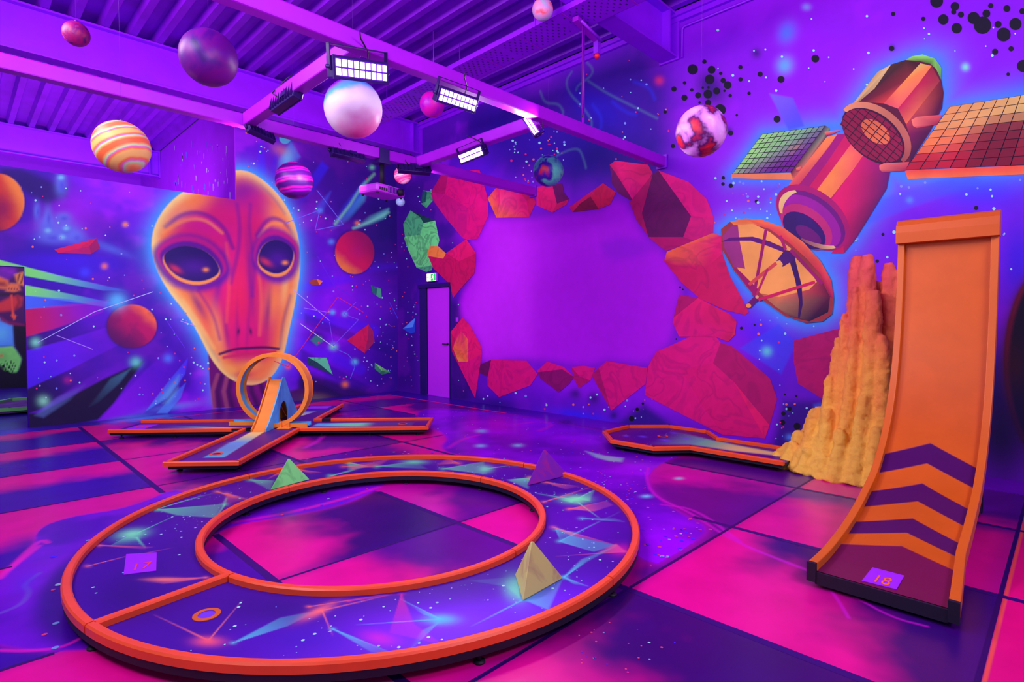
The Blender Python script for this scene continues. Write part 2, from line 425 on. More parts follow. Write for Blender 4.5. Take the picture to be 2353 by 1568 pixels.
# ------------------------------------------------------------------ left wall: star mural with a big generic alien head
STEP_X, LOW_TOP, HIGH_TOP = 3.465, 3.522, 5.30     # partition: low on the left, full height beyond the step
OPEN_X, OPEN_TOP = .722, 2.195                      # passage into the next hall
HEAD = [(560,385),(500,405),(430,432),(375,478),(346,540),(352,605),(385,668),(430,722),(462,778),(486,828),(520,868),(572,890),(620,874),(650,828),(664,760),(680,690),(692,610),(686,540),(664,480),(622,425)]
NECK = [(478,800),(520,850),(572,880),(610,870),(628,900),(668,918),(700,935),(490,938),(482,880)]
CONST = []
def paint_left(S):
    x, y = S.P[:, 0], S.P[:, 1]
    n1 = fbm(x, y, 1.1, 3); n2 = fbm(x+5, y*1.3, .55, 8)
    base = lin((.30,.02,.82))[None]*(1-n1[:, None])+lin((.50,.02,.95))[None]*n1[:, None]
    S.C[:] = base
    k = sstep(.48, .75, n2)*.8; S.C[:] = S.C*(1-k[:, None])+lin((.66,.07,.98))[None]*k[:, None]
    k = sstep(.52, .30, n1)*.7; S.C[:] = S.C*(1-k[:, None])+lin((.17,.02,.62))[None]*k[:, None]
    # towards the corner the paint turns navy
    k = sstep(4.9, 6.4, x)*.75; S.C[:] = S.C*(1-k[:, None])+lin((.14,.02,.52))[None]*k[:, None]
    S.blob((760,400),150,150,0,(.12,.02,.45),.75); S.blob((900,520),130,110,0,(.12,.02,.42),.7)
    S.blob((930,760),60,120,0,(.17,.02,.55),.5); S.blob((830,700),90,80,20,(.52,.05,.97),.5)
    S.blob((700,700),120,120,0,(.52,.05,.98),.6); S.blob((720,840),90,60,20,(.36,.03,.95),.6)
    S.blob((175,480),70,60,0,(.62,.05,.95),.7); S.blob((160,600),130,45,5,(.25,.06,.98),.6); S.blob((270,900),70,70,0,(.5,.06,.95),.5)
    S.poly([(0,385),(45,385),(150,430),(150,450),(110,470),(70,450),(0,405)],(.13,.03,.42),.85,12)
    S.poly([(0,530),(120,560),(240,585),(0,585)],(.16,.05,.6),.5,14)
    # rays bursting away from the head
    S.poly([(-40,570),(0,598),(130,632),(290,668),(237,668),(57,634),(-40,615)],(.50,1,.48),1,1.5,(.20,.45,1),[(60,620),(300,668)],fade=.35)
    S.poly([(20,645),(57,655),(180,680),(262,697),(245,706),(150,692),(20,675)],(.50,1,.50),1,1.5,(.22,.5,1),[(60,660),(270,700)],fade=.4)
    S.poly([(40,678),(160,688),(205,700),(140,707),(40,712)],(.28,.48,1),.95,1.5,(.25,.15,1),[(58,690),(240,700)],fade=.3)
    S.poly([(40,713),(140,702),(250,690),(235,720),(120,758),(40,780)],(.80,.08,.36),.95,2,(.62,.03,.85),[(58,740),(250,700)],fade=.35)
    S.poly([(40,780),(120,758),(270,705),(275,740),(160,780),(40,812)],(.13,.04,.42),.9,3,(.3,.02,.8),[(58,790),(280,710)],fade=.3)
    S.poly([(40,812),(150,782),(280,742),(300,780),(160,850),(40,905)],(.30,.12,.98),.85,2,(.5,.05,1),[(50,850),(290,770)],fade=.3)
    S.poly([(40,905),(160,850),(290,782),(330,800),(200,890),(120,930),(40,960)],(.09,.04,.28),.95,2.5,(.3,.02,.75),[(58,920),(320,800)],fade=.15)
    S.poly([(100,935),(200,870),(285,830),(230,880),(170,925),(85,955)],(.45,.06,.85),.75,6,fade=.3,g=[(120,940),(280,840)])
    S.poly([(40,950),(90,950),(240,870),(330,830),(260,930),(225,965),(40,1005)],(.07,.04,.2),.97,4)
    S.poly([(225,968),(330,855),(390,800),(420,830),(380,900),(330,950)],(.58,.06,.96),.8,5,(.35,.02,.9),[(240,960),(400,800)],fade=.5)
    S.poly([(205,935),(255,870),(300,848),(275,880),(225,925)],(.25,.5,.62),.7,4,fade=.2,g=[(300,850),(210,930)])
    S.poly([(80,955),(130,915),(195,885),(160,920),(100,960)],(.36,.5,.75),.6,5,fade=.4,g=[(90,955),(190,885)])
    for r0, r1, w, c in [((700,660),(800,640),16,(.3,.05,1)),((690,720),(860,760),22,(.27,.08,1)),((700,790),(830,850),20,(.30,.08,1)),((700,880),(800,930),26,(.09,.04,.25))]:
        S.stroke([r0, r1], w, c, .55, 8)
    S.poly([(690,850),(860,905),(900,920),(680,935)],(.10,.04,.25),.8,10); S.poly([(720,620),(960,600),(960,612),(725,640)],(.3,.06,.9),.4,6)
    S.poly([(700,720),(900,800),(905,820),(700,745)],(.16,.03,.55),.5,5); S.poly([(690,800),(850,890),(835,905),(690,830)],(.14,.03,.5),.5,5)
    # blue glassy shards low on the wall
    for pts in ([(335,945),(385,880),(432,822),(425,860),(385,915)],[(360,950),(405,900),(427,880),(415,915),(385,950)]):
        S.poly(pts,(.32,.55,.95),.85,2,(.3,.2,.98),[(345,945),(430,830)])
        S.poly([(.5*(p[0]+390),.5*(p[1]+905)) for p in pts],(.45,.85,.9),.45,8)
    S.blob((400,935),60,8,-8,(.35,.6,.95),.6); S.blob((300,960),50,6,-8,(.35,.6,.9),.5)
    # pale clouds at the upper left
    for c, rx, ry in [((110,520),24,22),((150,530),28,24),((175,545),20,17),((120,545),34,15),((85,485),8,20),((110,500),10,26),((145,500),18,12),((140,425),14,26)]:
        S.blob(c,rx,ry,0,(.40,.55,.95),.85); S.blob((c[0]+2,c[1]+2),rx*.6,ry*.6,0,(.27,.12,.82),.6)
    for c in [(110,530),(152,525),(143,545),(140,408)]: S.blob(c,8,6,0,(.5,.85,.95),.8)
    S.blob((250,570),55,10,20,(.3,.5,.9),.5)
    # upper right streaks
    for pts, c, al in [([(745,545),(792,470),(838,415),(850,430),(812,490)],(.20,.25,.95),.75),([(760,530),(800,480),(845,430),(838,462),(800,505)],(.28,.65,.85),.7),([(812,528),(850,498),(893,480),(885,500),(850,515)],(.42,.85,.85),.8),
        ([(592,300),(606,305),(612,400),(590,400)],(.28,.12,.98),.7),([(630,440),(640,370),(668,325),(690,360),(650,400)],(.30,.50,.95),.7),([(690,470),(705,420),(740,370),(755,385),(720,440)],(.22,.12,.95),.75),([(612,430),(625,380),(640,330),(630,420)],(.25,.08,.95),.6),([(700,520),(730,470),(760,440),(745,480)],(.25,.35,.95),.6)]:
        S.poly(pts, c, al, 5, fade=.15, g=[pts[2], pts[0]])
    S.stroke([(770,515),(805,470),(830,430),(860,400)],2.5,(.55,.95,.6),.6,5); S.stroke([(812,525),(850,510),(893,488)],2.2,(.55,.95,.8),.65,5)
    S.blob((645,345),22,14,20,(.8,.4,.5),.7); S.blob((660,365),14,24,15,(.45,.85,.95),.6)
    # halo and head
    S.halo(HEAD, 15, (.22,.66,1), .98, 2); S.halo(NECK, 12, (.25,.55,1), .6, 1)
    S.poly(NECK,(.42,.02,.45),1,2); 
    for q in range(6):
        S.stroke([(500+q*22,862+q*4),(488+q*26,900),(492+q*30,940)],7,(.68,.35,.45) if q < 2 else (.52,.06,.52),.55,4)
        S.stroke([(510+q*22,864+q*4),(500+q*26,900),(505+q*30,940)],6,(.14,.02,.3),.6,5)
    S.poly([(640,905),(690,893),(750,905),(790,925),(640,935)],(.30,.06,.35),.9,4); S.blob((725,915),30,10,0,(.45,.45,.4),.6)
    keep = S.C.copy(); sd_all = poly_sd(S.P, smooth_poly(S.L(HEAD), 2)); hd = np.nonzero(sd_all < .03)[0]
    S.C[hd] = lin((.83,.06,.43))[None]
    H = smooth_poly(S.L(HEAD), 2); sd = -poly_sd(S.P[hd], H); dx = S.lift(348,560)[0]
    px = (S.P[hd][:, 0]-S.lift(346,560)[0])/(S.lift(690,560)[0]-S.lift(346,560)[0])
    rim2 = np.exp(-((sd-.14)/.14)**2); S.mix(hd, rim2*.8, lin((.98,.50,.20))[None])
    late = np.exp(-(sd/.10)**2)*np.where(px < .5, 1.0, .75)
    for c, rx, ry, an, col, a in [
        ((555,440),70,40,0,(.33,.02,.62),.85),((500,430),45,26,-20,(.85,.1,.35),.7),((440,470),50,28,-35,(.98,.55,.28),.85),((405,500),34,16,-40,(.98,.78,.4),.7),
        ((470,520),80,28,15,(.80,.02,.55),.9),((610,470),50,30,30,(.75,.04,.5),.9),((640,500),26,50,-15,(.98,.6,.3),.7),
        ((530,600),40,120,6,(.9,.03,.55),.85),((545,680),30,90,3,(.93,.12,.35),.8),((505,640),9,80,10,(.42,.02,.6),.7),((575,640),8,100,-4,(.45,.02,.55),.7),
        ((430,690),50,30,35,(.98,.6,.28),.85),((470,740),34,46,-25,(.97,.4,.28),.85),((455,700),10,40,-30,(.45,.03,.5),.7),((500,770),16,60,-10,(.98,.72,.35),.75),
        ((630,690),24,60,8,(.98,.58,.28),.85),((655,660),10,50,6,(.98,.8,.45),.7),((615,720),8,60,5,(.5,.03,.45),.7),((560,770),50,40,0,(.88,.05,.5),.8),
        ((520,760),6,50,-8,(.55,.02,.5),.6),((545,750),5,60,0,(.55,.02,.5),.5),((570,750),5,60,4,(.55,.02,.5),.5)]:
        S.blob(c, rx, ry, an, col, a)
    for pts, w, c, a in [([(380,520),(420,490),(470,488),(515,520),(535,570)],7,(.40,.02,.58),.7),([(375,535),(420,505),(470,502),(510,535)],4,(.99,.60,.30),.6),([(590,540),(615,500),(650,505),(676,540)],6,(.40,.02,.58),.7),([(596,545),(620,512),(648,515)],3.5,(.99,.66,.32),.6),
        ([(545,470),(552,520),(548,580),(530,650)],6,(.45,.02,.58),.6),([(575,470),(572,530),(585,600),(580,680)],5,(.45,.02,.58),.55),([(520,560),(528,640),(520,740)],4,(.98,.35,.35),.5),([(592,600),(602,690),(596,770)],4,(.98,.45,.32),.5),
        ([(400,690),(440,740),(480,800),(500,830)],6,(.40,.02,.45),.65),([(420,690),(462,750),(492,800)],4,(.99,.74,.36),.65),([(668,680),(650,740),(645,800)],5,(.42,.02,.45),.6),([(450,660),(490,720),(505,780)],4,(.60,.03,.50),.6),([(385,640),(410,655),(450,662)],4,(.98,.75,.4),.6),
        ([(440,425),(480,445),(520,440)],6,(.45,.03,.55),.5),([(600,425),(630,455),(655,490)],5,(.45,.03,.55),.5),([(520,868),(560,876),(600,872)],5,(.55,.04,.42),.6)]:
        S.stroke(smooth_open(pts), w, c, a, 6)
    S.mix(hd, late, lin((.97,.90,.52))[None])
    # sockets, plain almond eyes with a bright lower lid
    def almond(cx, cy, w, h, tilt):
        out = []
        for t in range(28):
            q = 2*PI*t/28; ex, ey = w*math.cos(q), h*math.sin(q)*(1-.25*abs(math.cos(q))**3)
            out.append((cx+ex*math.cos(tilt)-ey*math.sin(tilt), cy+ex*math.sin(tilt)+ey*math.cos(tilt)))
        return out
    for cx, cy, w, h, tl in [(440,606,66,40,.28),(634,590,42,40,-.35)]:
        S.poly(almond(cx,cy-2,w*1.42,h*1.62,tl),(.36,.02,.62),.9,9); S.poly(almond(cx,cy-h*.2,w*1.25,h*1.35,tl),(.80,.05,.5),.75,5)
        S.poly(almond(cx,cy-h*.05,w*1.14,h*1.2,tl),(.30,.02,.6),.9,4)
        S.poly(almond(cx,cy+h*.12,w*1.03,h*1.06,tl),(.99,.66,.3),.95,2.5); S.poly(almond(cx,cy,w,h*.98,tl),(.13,.02,.42),1,2)
        S.blob((cx+w*.1,cy+h*.15),w*.6,h*.5,0,(.30,.03,.62),.8); S.blob((cx+w*.5,cy+h*.35),7,5,0,(.99,.62,.3),.95); S.blob((cx-w*.55,cy+h*.3),16,7,30,(.85,.2,.35),.8)
    # nostrils and a plain mouth
    for c in ((548,762),(576,762)): S.blob(c,4,9,8 if c[0] < 560 else -8,(.25,.02,.35),.9)
    S.stroke(smooth_open([(505,814),(540,802),(575,800),(610,798),(640,802)]),4.5,(.28,.02,.35),.95,3); S.stroke([(515,822),(560,815),(632,808)],5,(.8,.1,.4),.9,4)
    S.blob((575,842),45,16,-4,(.98,.62,.28),.9); S.blob((530,850),22,14,25,(.98,.72,.34),.8); S.blob((600,866),26,10,-20,(.97,.55,.3),.8); S.blob((560,862),22,8,0,(.7,.08,.4),.7)
    cov = sstep(.013, -.013, sd_all)[:, None]; S.C[:] = keep*(1-cov)+S.C*cov
    # constellation lines are laid on below, as thin strips
    CONST[:] = [([(86,788),(217,717),(351,671)],(.7,.8,1)),([(130,771),(213,803)],(.7,.6,1)),([(655,513),(735,483),(724,529),(789,516),(728,437)],(.45,.45,1)),
                   ([(676,668),(757,737)],(.75,.65,1)),([(690,744),(766,797)],(.8,.9,.95)),([(698,708),(763,720)],(.6,.5,1)),([(776,683),(835,718)],(.9,.15,.5)),([(776,683),(662,843),(630,830)],(.9,.15,.45)),
                   ([(818,695),(790,722),(824,735),(766,795),(757,740)],(.5,.35,1)),([(895,695),(913,730),(950,815),(950,860)],(.3,.25,.95)),([(415,738),(450,750)],(.8,.6,1)),([(730,590),(770,660),(808,680)],(.4,.15,.95)),([(378,730),(425,800)],(.4,.2,.95)),
        ([(800,815),(812,830),(815,845),(805,870)],(.4,.45,1)), ([(766,800),(785,808),(800,815)],(.4,.45,1))]
    # painted planets
    def planet(c, rx, ry, lit, mid, dark, ldir, rimc=None):
        pts = [(c[0]+rx*math.cos(q*PI/24), c[1]+ry*math.sin(q*PI/24)) for q in range(48)]
        S.halo(pts, 3, (.15,.02,.4), .7)
        Q = S.L(pts); sdp = poly_sd(S.P, Q); i = np.nonzero(sdp < .012)[0]; before = S.C[i].copy(); S.C[i] = lin(mid)[None]; cv = sstep(.011, -.011, sdp[i])[:, None]; C0 = S.lift(*c); D = (S.lift(c[0]+ldir[0]*rx, c[1]+ldir[1]*ry)-C0); t = ((S.P[i]-C0)@D)/(D@D)
        n = fbm(S.P[i][:, 0], S.P[i][:, 1], .22, 12)
        S.mix(i, sstep(.35, 1.05, t+n*.35-.15), lin(lit)[None]); S.mix(i, sstep(.25, -.9, t)*.9, lin(dark)[None]); S.mix(i, sstep(.55, .75, n)*.35, lin(dark)[None]); S.C[i] = before*(1-cv)+S.C[i]*cv
    planet((303,750),57,50,(.97,.45,.28),(.72,.05,.40),(.28,.02,.40),(.75,-.65))
    planet((-6,465),62,66,(.97,.58,.25),(.85,.25,.22),(.45,.04,.32),(.9,-.1)); S.blob((8,480),26,34,0,(.55,.04,.35),.8)
    planet((815,580),45,50,(.98,.55,.25),(.85,.08,.38),(.60,.03,.40),(-.6,.8))
    S.blob((822,575),18,22,0,(.72,.04,.5),.5)
    S.poly([(655+13*math.cos(q*PI/12),318+13*math.sin(q*PI/12)) for q in range(24)],(.35,.72,.88),1,1.2)
    # larger glows
    for c, r, col, a in [((269,692),22,(.35,.8,1),.95),((195,626),14,(.25,.25,1),.9),((240,612),8,(.95,.5,.4),.9),((82,787),12,(.5,.95,.8),.95),((100,922),14,(.55,.95,.75),.95),((312,833),13,(.4,.9,.8),.9),((386,824),11,(.3,.5,1),.9),((288,516),7,(.98,.6,.3),.95),((155,874),10,(.7,.1,.6),.7),((764,718),6,(.3,.8,1),.9),((792,722),6,(.3,.8,1),.9),((766,797),9,(.45,.95,.8),.95),((815,832),7,(.4,.9,1),.95),((793,884),8,(.98,.5,.25),.95),((662,843),7,(.98,.4,.3),.9),((735,484),7,(.35,.6,1),.9),((761,556),7,(.35,.6,1),.9),((821,513),6,(.98,.5,.3),.9),((855,385),6,(.5,.95,.7),.9),((728,776),22,(.1,.05,.35),.8)]:
        S.blob(c, r, r*.9, 0, col, a)
    S.poly([(714,782),(724,772),(738,774),(742,784),(728,794)],(.2,.55,.5),.9,3)

us = [OPEN_X]; 
for q in np.linspace(58.5, 925, 600):
    xx = on(q, 743, 1, YW)[0]
    if xx > us[-1]+.0015 and xx < XW-.002: us.append(float(xx))
us = np.array(sorted(us+[STEP_X, XW, -.55]+list(np.linspace(-.5, OPEN_X-.02, 110))))
vs = np.array(sorted(set(list(np.round(np.arange(0, 5.30, .0100), 4))+[LOW_TOP, OPEN_TOP, HIGH_TOP])))
thick = MB(); thick.col = tuple(lin((.5,.04,.9)))
y0, y1 = YW+.004, YW+.14
thick.box((OPEN_X, y0, 0), (STEP_X, y1, LOW_TOP)); thick.box((STEP_X, y0, 0), (XW, y1, HIGH_TOP)); thick.box((-.55, y0, OPEN_TOP), (OPEN_X, y1, LOW_TOP)); thick.box((-4.5, y0, 0), (-.55, y1, LOW_TOP))
wall_left = grid_mesh('wall_left', us, vs, lambda P: np.stack([P[:, 0], np.full(len(P), YW), P[:, 1]], 1),
    keep=lambda x, z: ((x > STEP_X) | (z < LOW_TOP)) & ((x > OPEN_X) | (z > OPEN_TOP)), paint=paint_left, lift=lambda a, b: on(a, b, 1, YW)[[0, 2]], mat=M['mural'], extra=thick)
tag(wall_left, kind='structure')
rnd = random.Random(4)
STAR_C = [(.62,.95,.95),(.62,.95,.95),(.5,.6,1),(.95,.45,.45),(.9,.15,.55)]
stars = []
def scatter(n, box, rmin, rmax, avoid=(), cols=STAR_C):
    k = 0
    while k < n:
        x = rnd.uniform(box[0], box[2]); y = rnd.uniform(box[1], box[3])
        if any(in_poly(x, y, q) for q in avoid): continue
        stars.append((x, y, rnd.uniform(rmin, rmax), rnd.choice(cols))); k += 1
scatter(70, (70,420,350,930), 1.2, 2.8, (HEAD,)); scatter(40, (350,650,480,930), 1.2, 2.6, (HEAD, NECK)); scatter(75, (690,350,910,880), .9, 2.2, (HEAD,)); scatter(70, (840,560,915,890), .7, 1.6, (HEAD,)); scatter(14, (555,300,640,400), 1.2, 2.6, (HEAD,)); scatter(25,(560,400,700,520),1,2.2,(HEAD,))
PLANETS = [(303,750,59,52),(-6,465,66,70),(815,580,47,52)]
stars = [q for q in stars if not any(((q[0]-a)/c)**2+((q[1]-b)/d)**2 < 1 for a, b, c, d in PLANETS)]
stars = [q for q in stars if q[0] > 66 and (q[0] > 548 or q[1] > 435+.13*(q[0]-340)+8)]
star_decal('painted_stars', stars, on_left, .003, M['mural'], wall_left)
line_decal('painted_lines', CONST, 1.5, on_left, .0026, M['mural'], wall_left)
t5 = Tz(0, 380, 2.53); t6 = Tz(320, 400, 2.8)
LR = [('painted_shard', [(t5([(315,490),(560,425),(520,470),(340,510)]),(.82,.08,.36)),(t5([(560,425),(582,480),(530,517),(520,470)]),(.62,.03,.40)),(t5([(340,510),(520,470),(530,517)]),(.72,.05,.42))],'mural_rock'),
      ('painted_shard', [(t6([(1087,690),(1140,675),(1160,715),(1110,712)]),(.62,.25,.2)),(t6([(1140,675),(1182,690),(1160,715)]),(.95,.5,.25))],'mural_rock'),
      ('painted_shard', [(t6([(1490,715),(1530,730),(1525,785),(1500,765)]),(.15,.45,.45)),(t6([(1530,730),(1555,740),(1560,805),(1525,785)]),(.3,.7,.55))],'green_rock'),
      ('painted_shard', [(t6([(1337,1070),(1475,968),(1470,1060),(1450,1155)]),(.82,.1,.35)),(t6([(1475,968),(1505,1010),(1515,1080),(1450,1155),(1470,1060)]),(.62,.12,.38))],'mural_rock'),
      ('painted_shard', [(t6([(1085,1180),(1205,1183),(1245,1293),(1150,1215)]),(.35,.82,.6)),(t6([(1085,1180),(1150,1215),(1245,1293),(1085,1225)]),(.12,.28,.35))],'green_rock'),
      ('painted_shard', [(t6([(1515,1215),(1615,1277),(1560,1268)]),(.5,.9,.5)),(t6([(1515,1215),(1560,1268),(1615,1277),(1560,1293),(1515,1255)]),(.25,.6,.45))],'green_rock')]
for nm, fc, mt in LR: decal(nm, fc, on_left, .005, M[mt], wall_left)

# ------------------------------------------------------------------ right wall: pale projection field in a ring of painted rocks, satellite
z2 = Tz(1400, 440, 2.306); z1 = Tz(900, 360, 2.45); z3 = Tz(1200, 0, 2.903); z4 = Tz(1600, 0, 2.903)
FIELD = z1([(545,345),(600,350),(780,345),(900,320),(1020,318),(1170,300),(1260,230),(1345,265),(1420,440),(1545,540),(1590,620),(1650,760),(1600,900),(1590,1000),(1560,1060),(1480,1130),(1440,1180),(1210,1150),(1130,1180),(1020,1180),(880,1150),(700,1140),(505,1170),(505,1060),(440,950),(400,905),(380,800),(465,665),(478,545),(435,470),(485,462)])
SAT = z4([(235,1160),(440,895),(860,838),(960,830),(1210,480),(1395,395),(1510,363),(1600,395),(1640,460),(1650,620),(1640,720),(2800,540),(2800,1080),(1410,1195),(1290,1150),(1270,1260),(1040,1620),(960,1690),(900,1690),(870,1640),(690,1510),(560,1480),(545,1340),(640,1200),(235,1190)])
DISH = z2([(592,200),(640,160),(720,143),(810,150),(920,190),(1030,270),(1120,370),(1175,470),(1190,570),(1180,650),(1130,690),(1040,698),(930,660),(830,590),(740,520),(660,420),(600,310)])
def paint_right(S):
    y, z = S.P[:, 0], S.P[:, 1]
    n1 = fbm(y, z, 1.0, 21); n2 = fbm(y+3, z, .5, 22)
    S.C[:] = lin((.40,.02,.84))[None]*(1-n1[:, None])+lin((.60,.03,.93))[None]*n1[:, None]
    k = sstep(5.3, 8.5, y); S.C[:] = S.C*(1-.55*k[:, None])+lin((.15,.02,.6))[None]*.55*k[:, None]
    k = sstep(.55, .75, n2)*.6; S.C[:] = S.C*(1-k[:, None])+lin((.64,.05,.97))[None]*k[:, None]
    k = sstep(.45, .25, n1)*.55; S.C[:] = S.C*(1-k[:, None])+lin((.2,.05,.9))[None]*k[:, None]
    # deep blue upper left, dark strip beside the door, blue floor glow
    S.poly([(1080,250),(1250,190),(1480,95),(1545,190),(1540,330),(1500,420),(1400,370),(1320,440),(1230,400),(1120,400),(1040,370)],(.12,.02,.56),.85,40)
    S.blob((1400,380),110,70,0,(.07,.01,.45),.85); S.blob((1240,330),70,50,0,(.2,.03,.75),.6); S.blob((1090,390),70,80,0,(.42,.03,.92),.6); S.blob((1380,250),90,40,30,(.16,.05,.85),.5)
    S.poly([(905,420),(1000,400),(1060,560),(1000,640),(965,660),(962,910),(905,905)],(.12,.02,.46),.65,25); S.poly([(1034,690),(1075,700),(1050,800),(1110,930),(1034,925)],(.12,.02,.42),.8,12)
    S.poly([(1080,905),(1240,900),(1450,930),(1780,1020),(1400,980),(1080,930)],(.36,.02,.78),.6,18)
    S.blob((1330,955),80,14,10,(.22,.12,1),.8); S.blob((1140,930),60,18,10,(.1,.02,.45),.7); S.poly([(1480,930),(1560,990),(1770,1040),(1800,920),(1900,920),(1870,1060),(1400,985)],(.13,.03,.5),.85,14)
    S.blob((1690,440),60,120,0,(.60,.03,.95),.6); S.blob((1660,400),60,60,0,(.55,.03,.92),.7); S.blob((1900,120),120,80,0,(.60,.02,.95),.6); S.blob((1740,150),100,60,0,(.52,.02,.90),.6)
    S.blob((2250,430),130,70,0,(.17,.12,1),.8); S.blob((2120,560),120,80,0,(.36,.02,.95),.7); S.blob((2340,600),60,120,0,(.07,.04,.9),.8); S.blob((2330,300),90,60,0,(.2,.1,1),.6)
    S.blob((1760,760),80,60,30,(.25,.08,1),.7); S.blob((1770,880),80,60,0,(.2,.03,.8),.6); S.blob((2300,900),120,160,0,(.09,.04,.42),.9); S.blob((2200,80),160,80,0,(.50,.02,.92),.5)
    # near the cornice the mural thins out into bare wall, violet light in its colour
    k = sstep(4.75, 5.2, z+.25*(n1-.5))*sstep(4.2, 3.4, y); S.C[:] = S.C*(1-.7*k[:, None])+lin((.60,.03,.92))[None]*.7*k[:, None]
    # projection field: white paint, violet light put into its colour
    S.halo(FIELD, 10, (.30,.02,.72), .8); S.poly(FIELD,(.76,.06,.97),1,17,(.70,.02,.92),[(1120,700),(1400,720)],smooth=1)
    S.poly(z1([(560,370),(740,380),(800,720),(790,1100),(530,1130),(400,900),(480,700),(540,600)]),(.82,.16,1),.55,35)
    S.poly(z1([(1180,490),(1260,450),(1420,470),(1480,520),(1400,560),(1250,600),(1190,560)]),(.52,.02,.85),.5,14)
    S.poly(z1([(800,720),(1150,600),(1540,640),(1540,1000),(1480,1090),(800,1110)]),(.70,.02,.89),.5,35)
    # satellite glow
    S.halo(SAT, 26, (.24,.55,1), .95); S.halo(DISH, 22, (.22,.62,1), .95)
    S.blob((1808,75),20,26,20,(.28,.5,1),.85); S.blob((1803,150),18,20,20,(.38,.75,1),.9); S.blob((1853,16),10,8,0,(.5,.7,.95),.7)
    S.poly([(1768,215),(1822,225),(1848,290),(1812,300)],(.42,.45,1),.7,3,(.25,.3,1),[(1770,215),(1830,300)]); S.poly([(1950,480),(2240,390),(2250,420),(1980,520)],(.25,.35,1),.5,8)
    S.poly([(1700,800),(1790,745),(1830,790),(1795,860)],(.2,.3,1),.6,4); S.blob((1762,808),12,12,0,(.4,.9,.9),.95); S.blob((1815,1005),10,8,0,(.35,.6,1),.9); S.poly([(1870,930),(1890,925),(1900,960),(1868,960)],(.25,.45,1),.6,5)
    S.blob((2150,125),7,7,0,(.5,.9,.8),0); S.blob((2218,154),9,9,0,(.5,.95,.8),.95); S.blob((1515,185),11,11,0,(.85,.15,.45),.9); S.blob((2090,460),9,8,0,(.35,.6,1),.9)
    # nebula outlines in pale green
    for pts in [z3([(330,480),(290,540),(310,620),(400,710),(465,800),(462,850)]),z3([(430,415),(475,460),(460,510),(370,570),(360,600)]),z3([(120,610),(150,690),(240,690),(275,740),(270,770)]),z3([(440,540),(560,620),(700,690),(900,790)]),z3([(230,1040),(310,1000),(380,990),(410,1060),(425,1120)])]:
        S.stroke(smooth_open(pts), 1.2, (.38,.62,.62), .36, 4.5)
    for pts in [z3([(600,680),(700,755),(760,765)]),z3([(745,545),(850,580),(885,660)]),z3([(470,700),(530,780),(525,850)])]: S.stroke(smooth_open(pts), 2, (.15,.2,.95), .5, 7)
    # dark painted planet at the far right, glowing red at its rim
    pts = [(2425+118*math.cos(q*PI/30), 835+235*math.sin(q*PI/30)) for q in range(60)]
    S.halo(pts, 10, (.35,.03,.35), .7); S.poly(pts,(.07,.03,.16),1,3); S.poly([(2425+118*math.cos(q*PI/30+PI*.72), 835+235*math.sin(q*PI/30+PI*.72)) for q in range(18)]+[(2425+106*math.cos((17-q)*PI/30+PI*.72), 835+225*math.sin((17-q)*PI/30+PI*.72)) for q in range(18)],(.42,.03,.2),.9,5); S.blob((2330,850),26,60,0,(.25,.08,.12),.7)
    S.blob((2300,1000),110,150,0,(.08,.04,.28),.95)
    # airbrushed dark smudges
    for c, r in [((1738,122),12),((1627,190),30),((1640,215),35),((1410,955),10),((1322,905),14),((1365,916),16),((1675,300),9),((2050,110),8)]: S.blob(c,r,r,0,(.13,.03,.42),.75)

ys = []
for q in np.linspace(2360, 912, 640): ys.append(float(on(q, 743, 0, XW)[1]))
ys = [v for v in ys if v < YW-.003]
DY0, DY1, DZ = 8.315, 9.055, 2.125
yv = np.array(sorted(set(list(np.round(ys, 5))+[YW, DY0, DY1]+list(np.linspace(-2.2, min(ys)-.02, 110)))))
zv = np.array(sorted(set(list(np.round(np.arange(0, ZC, .0105), 4))+[ZC, DZ])))
thick = MB(); thick.col = tuple(lin((.4,.04,.8)))
thick.box((XW+.006, -2.2, 0), (XW+.2, DY0, ZC)); thick.box((XW+.006, DY1, 0), (XW+.2, YW+.14, ZC)); thick.box((XW+.006, DY0, DZ), (XW+.2, DY1, ZC))
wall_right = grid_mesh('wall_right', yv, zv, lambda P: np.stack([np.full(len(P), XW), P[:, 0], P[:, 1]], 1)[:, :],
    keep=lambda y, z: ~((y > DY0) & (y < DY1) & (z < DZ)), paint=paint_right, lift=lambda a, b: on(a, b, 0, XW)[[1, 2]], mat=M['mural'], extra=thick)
tag(wall_right, kind='structure')

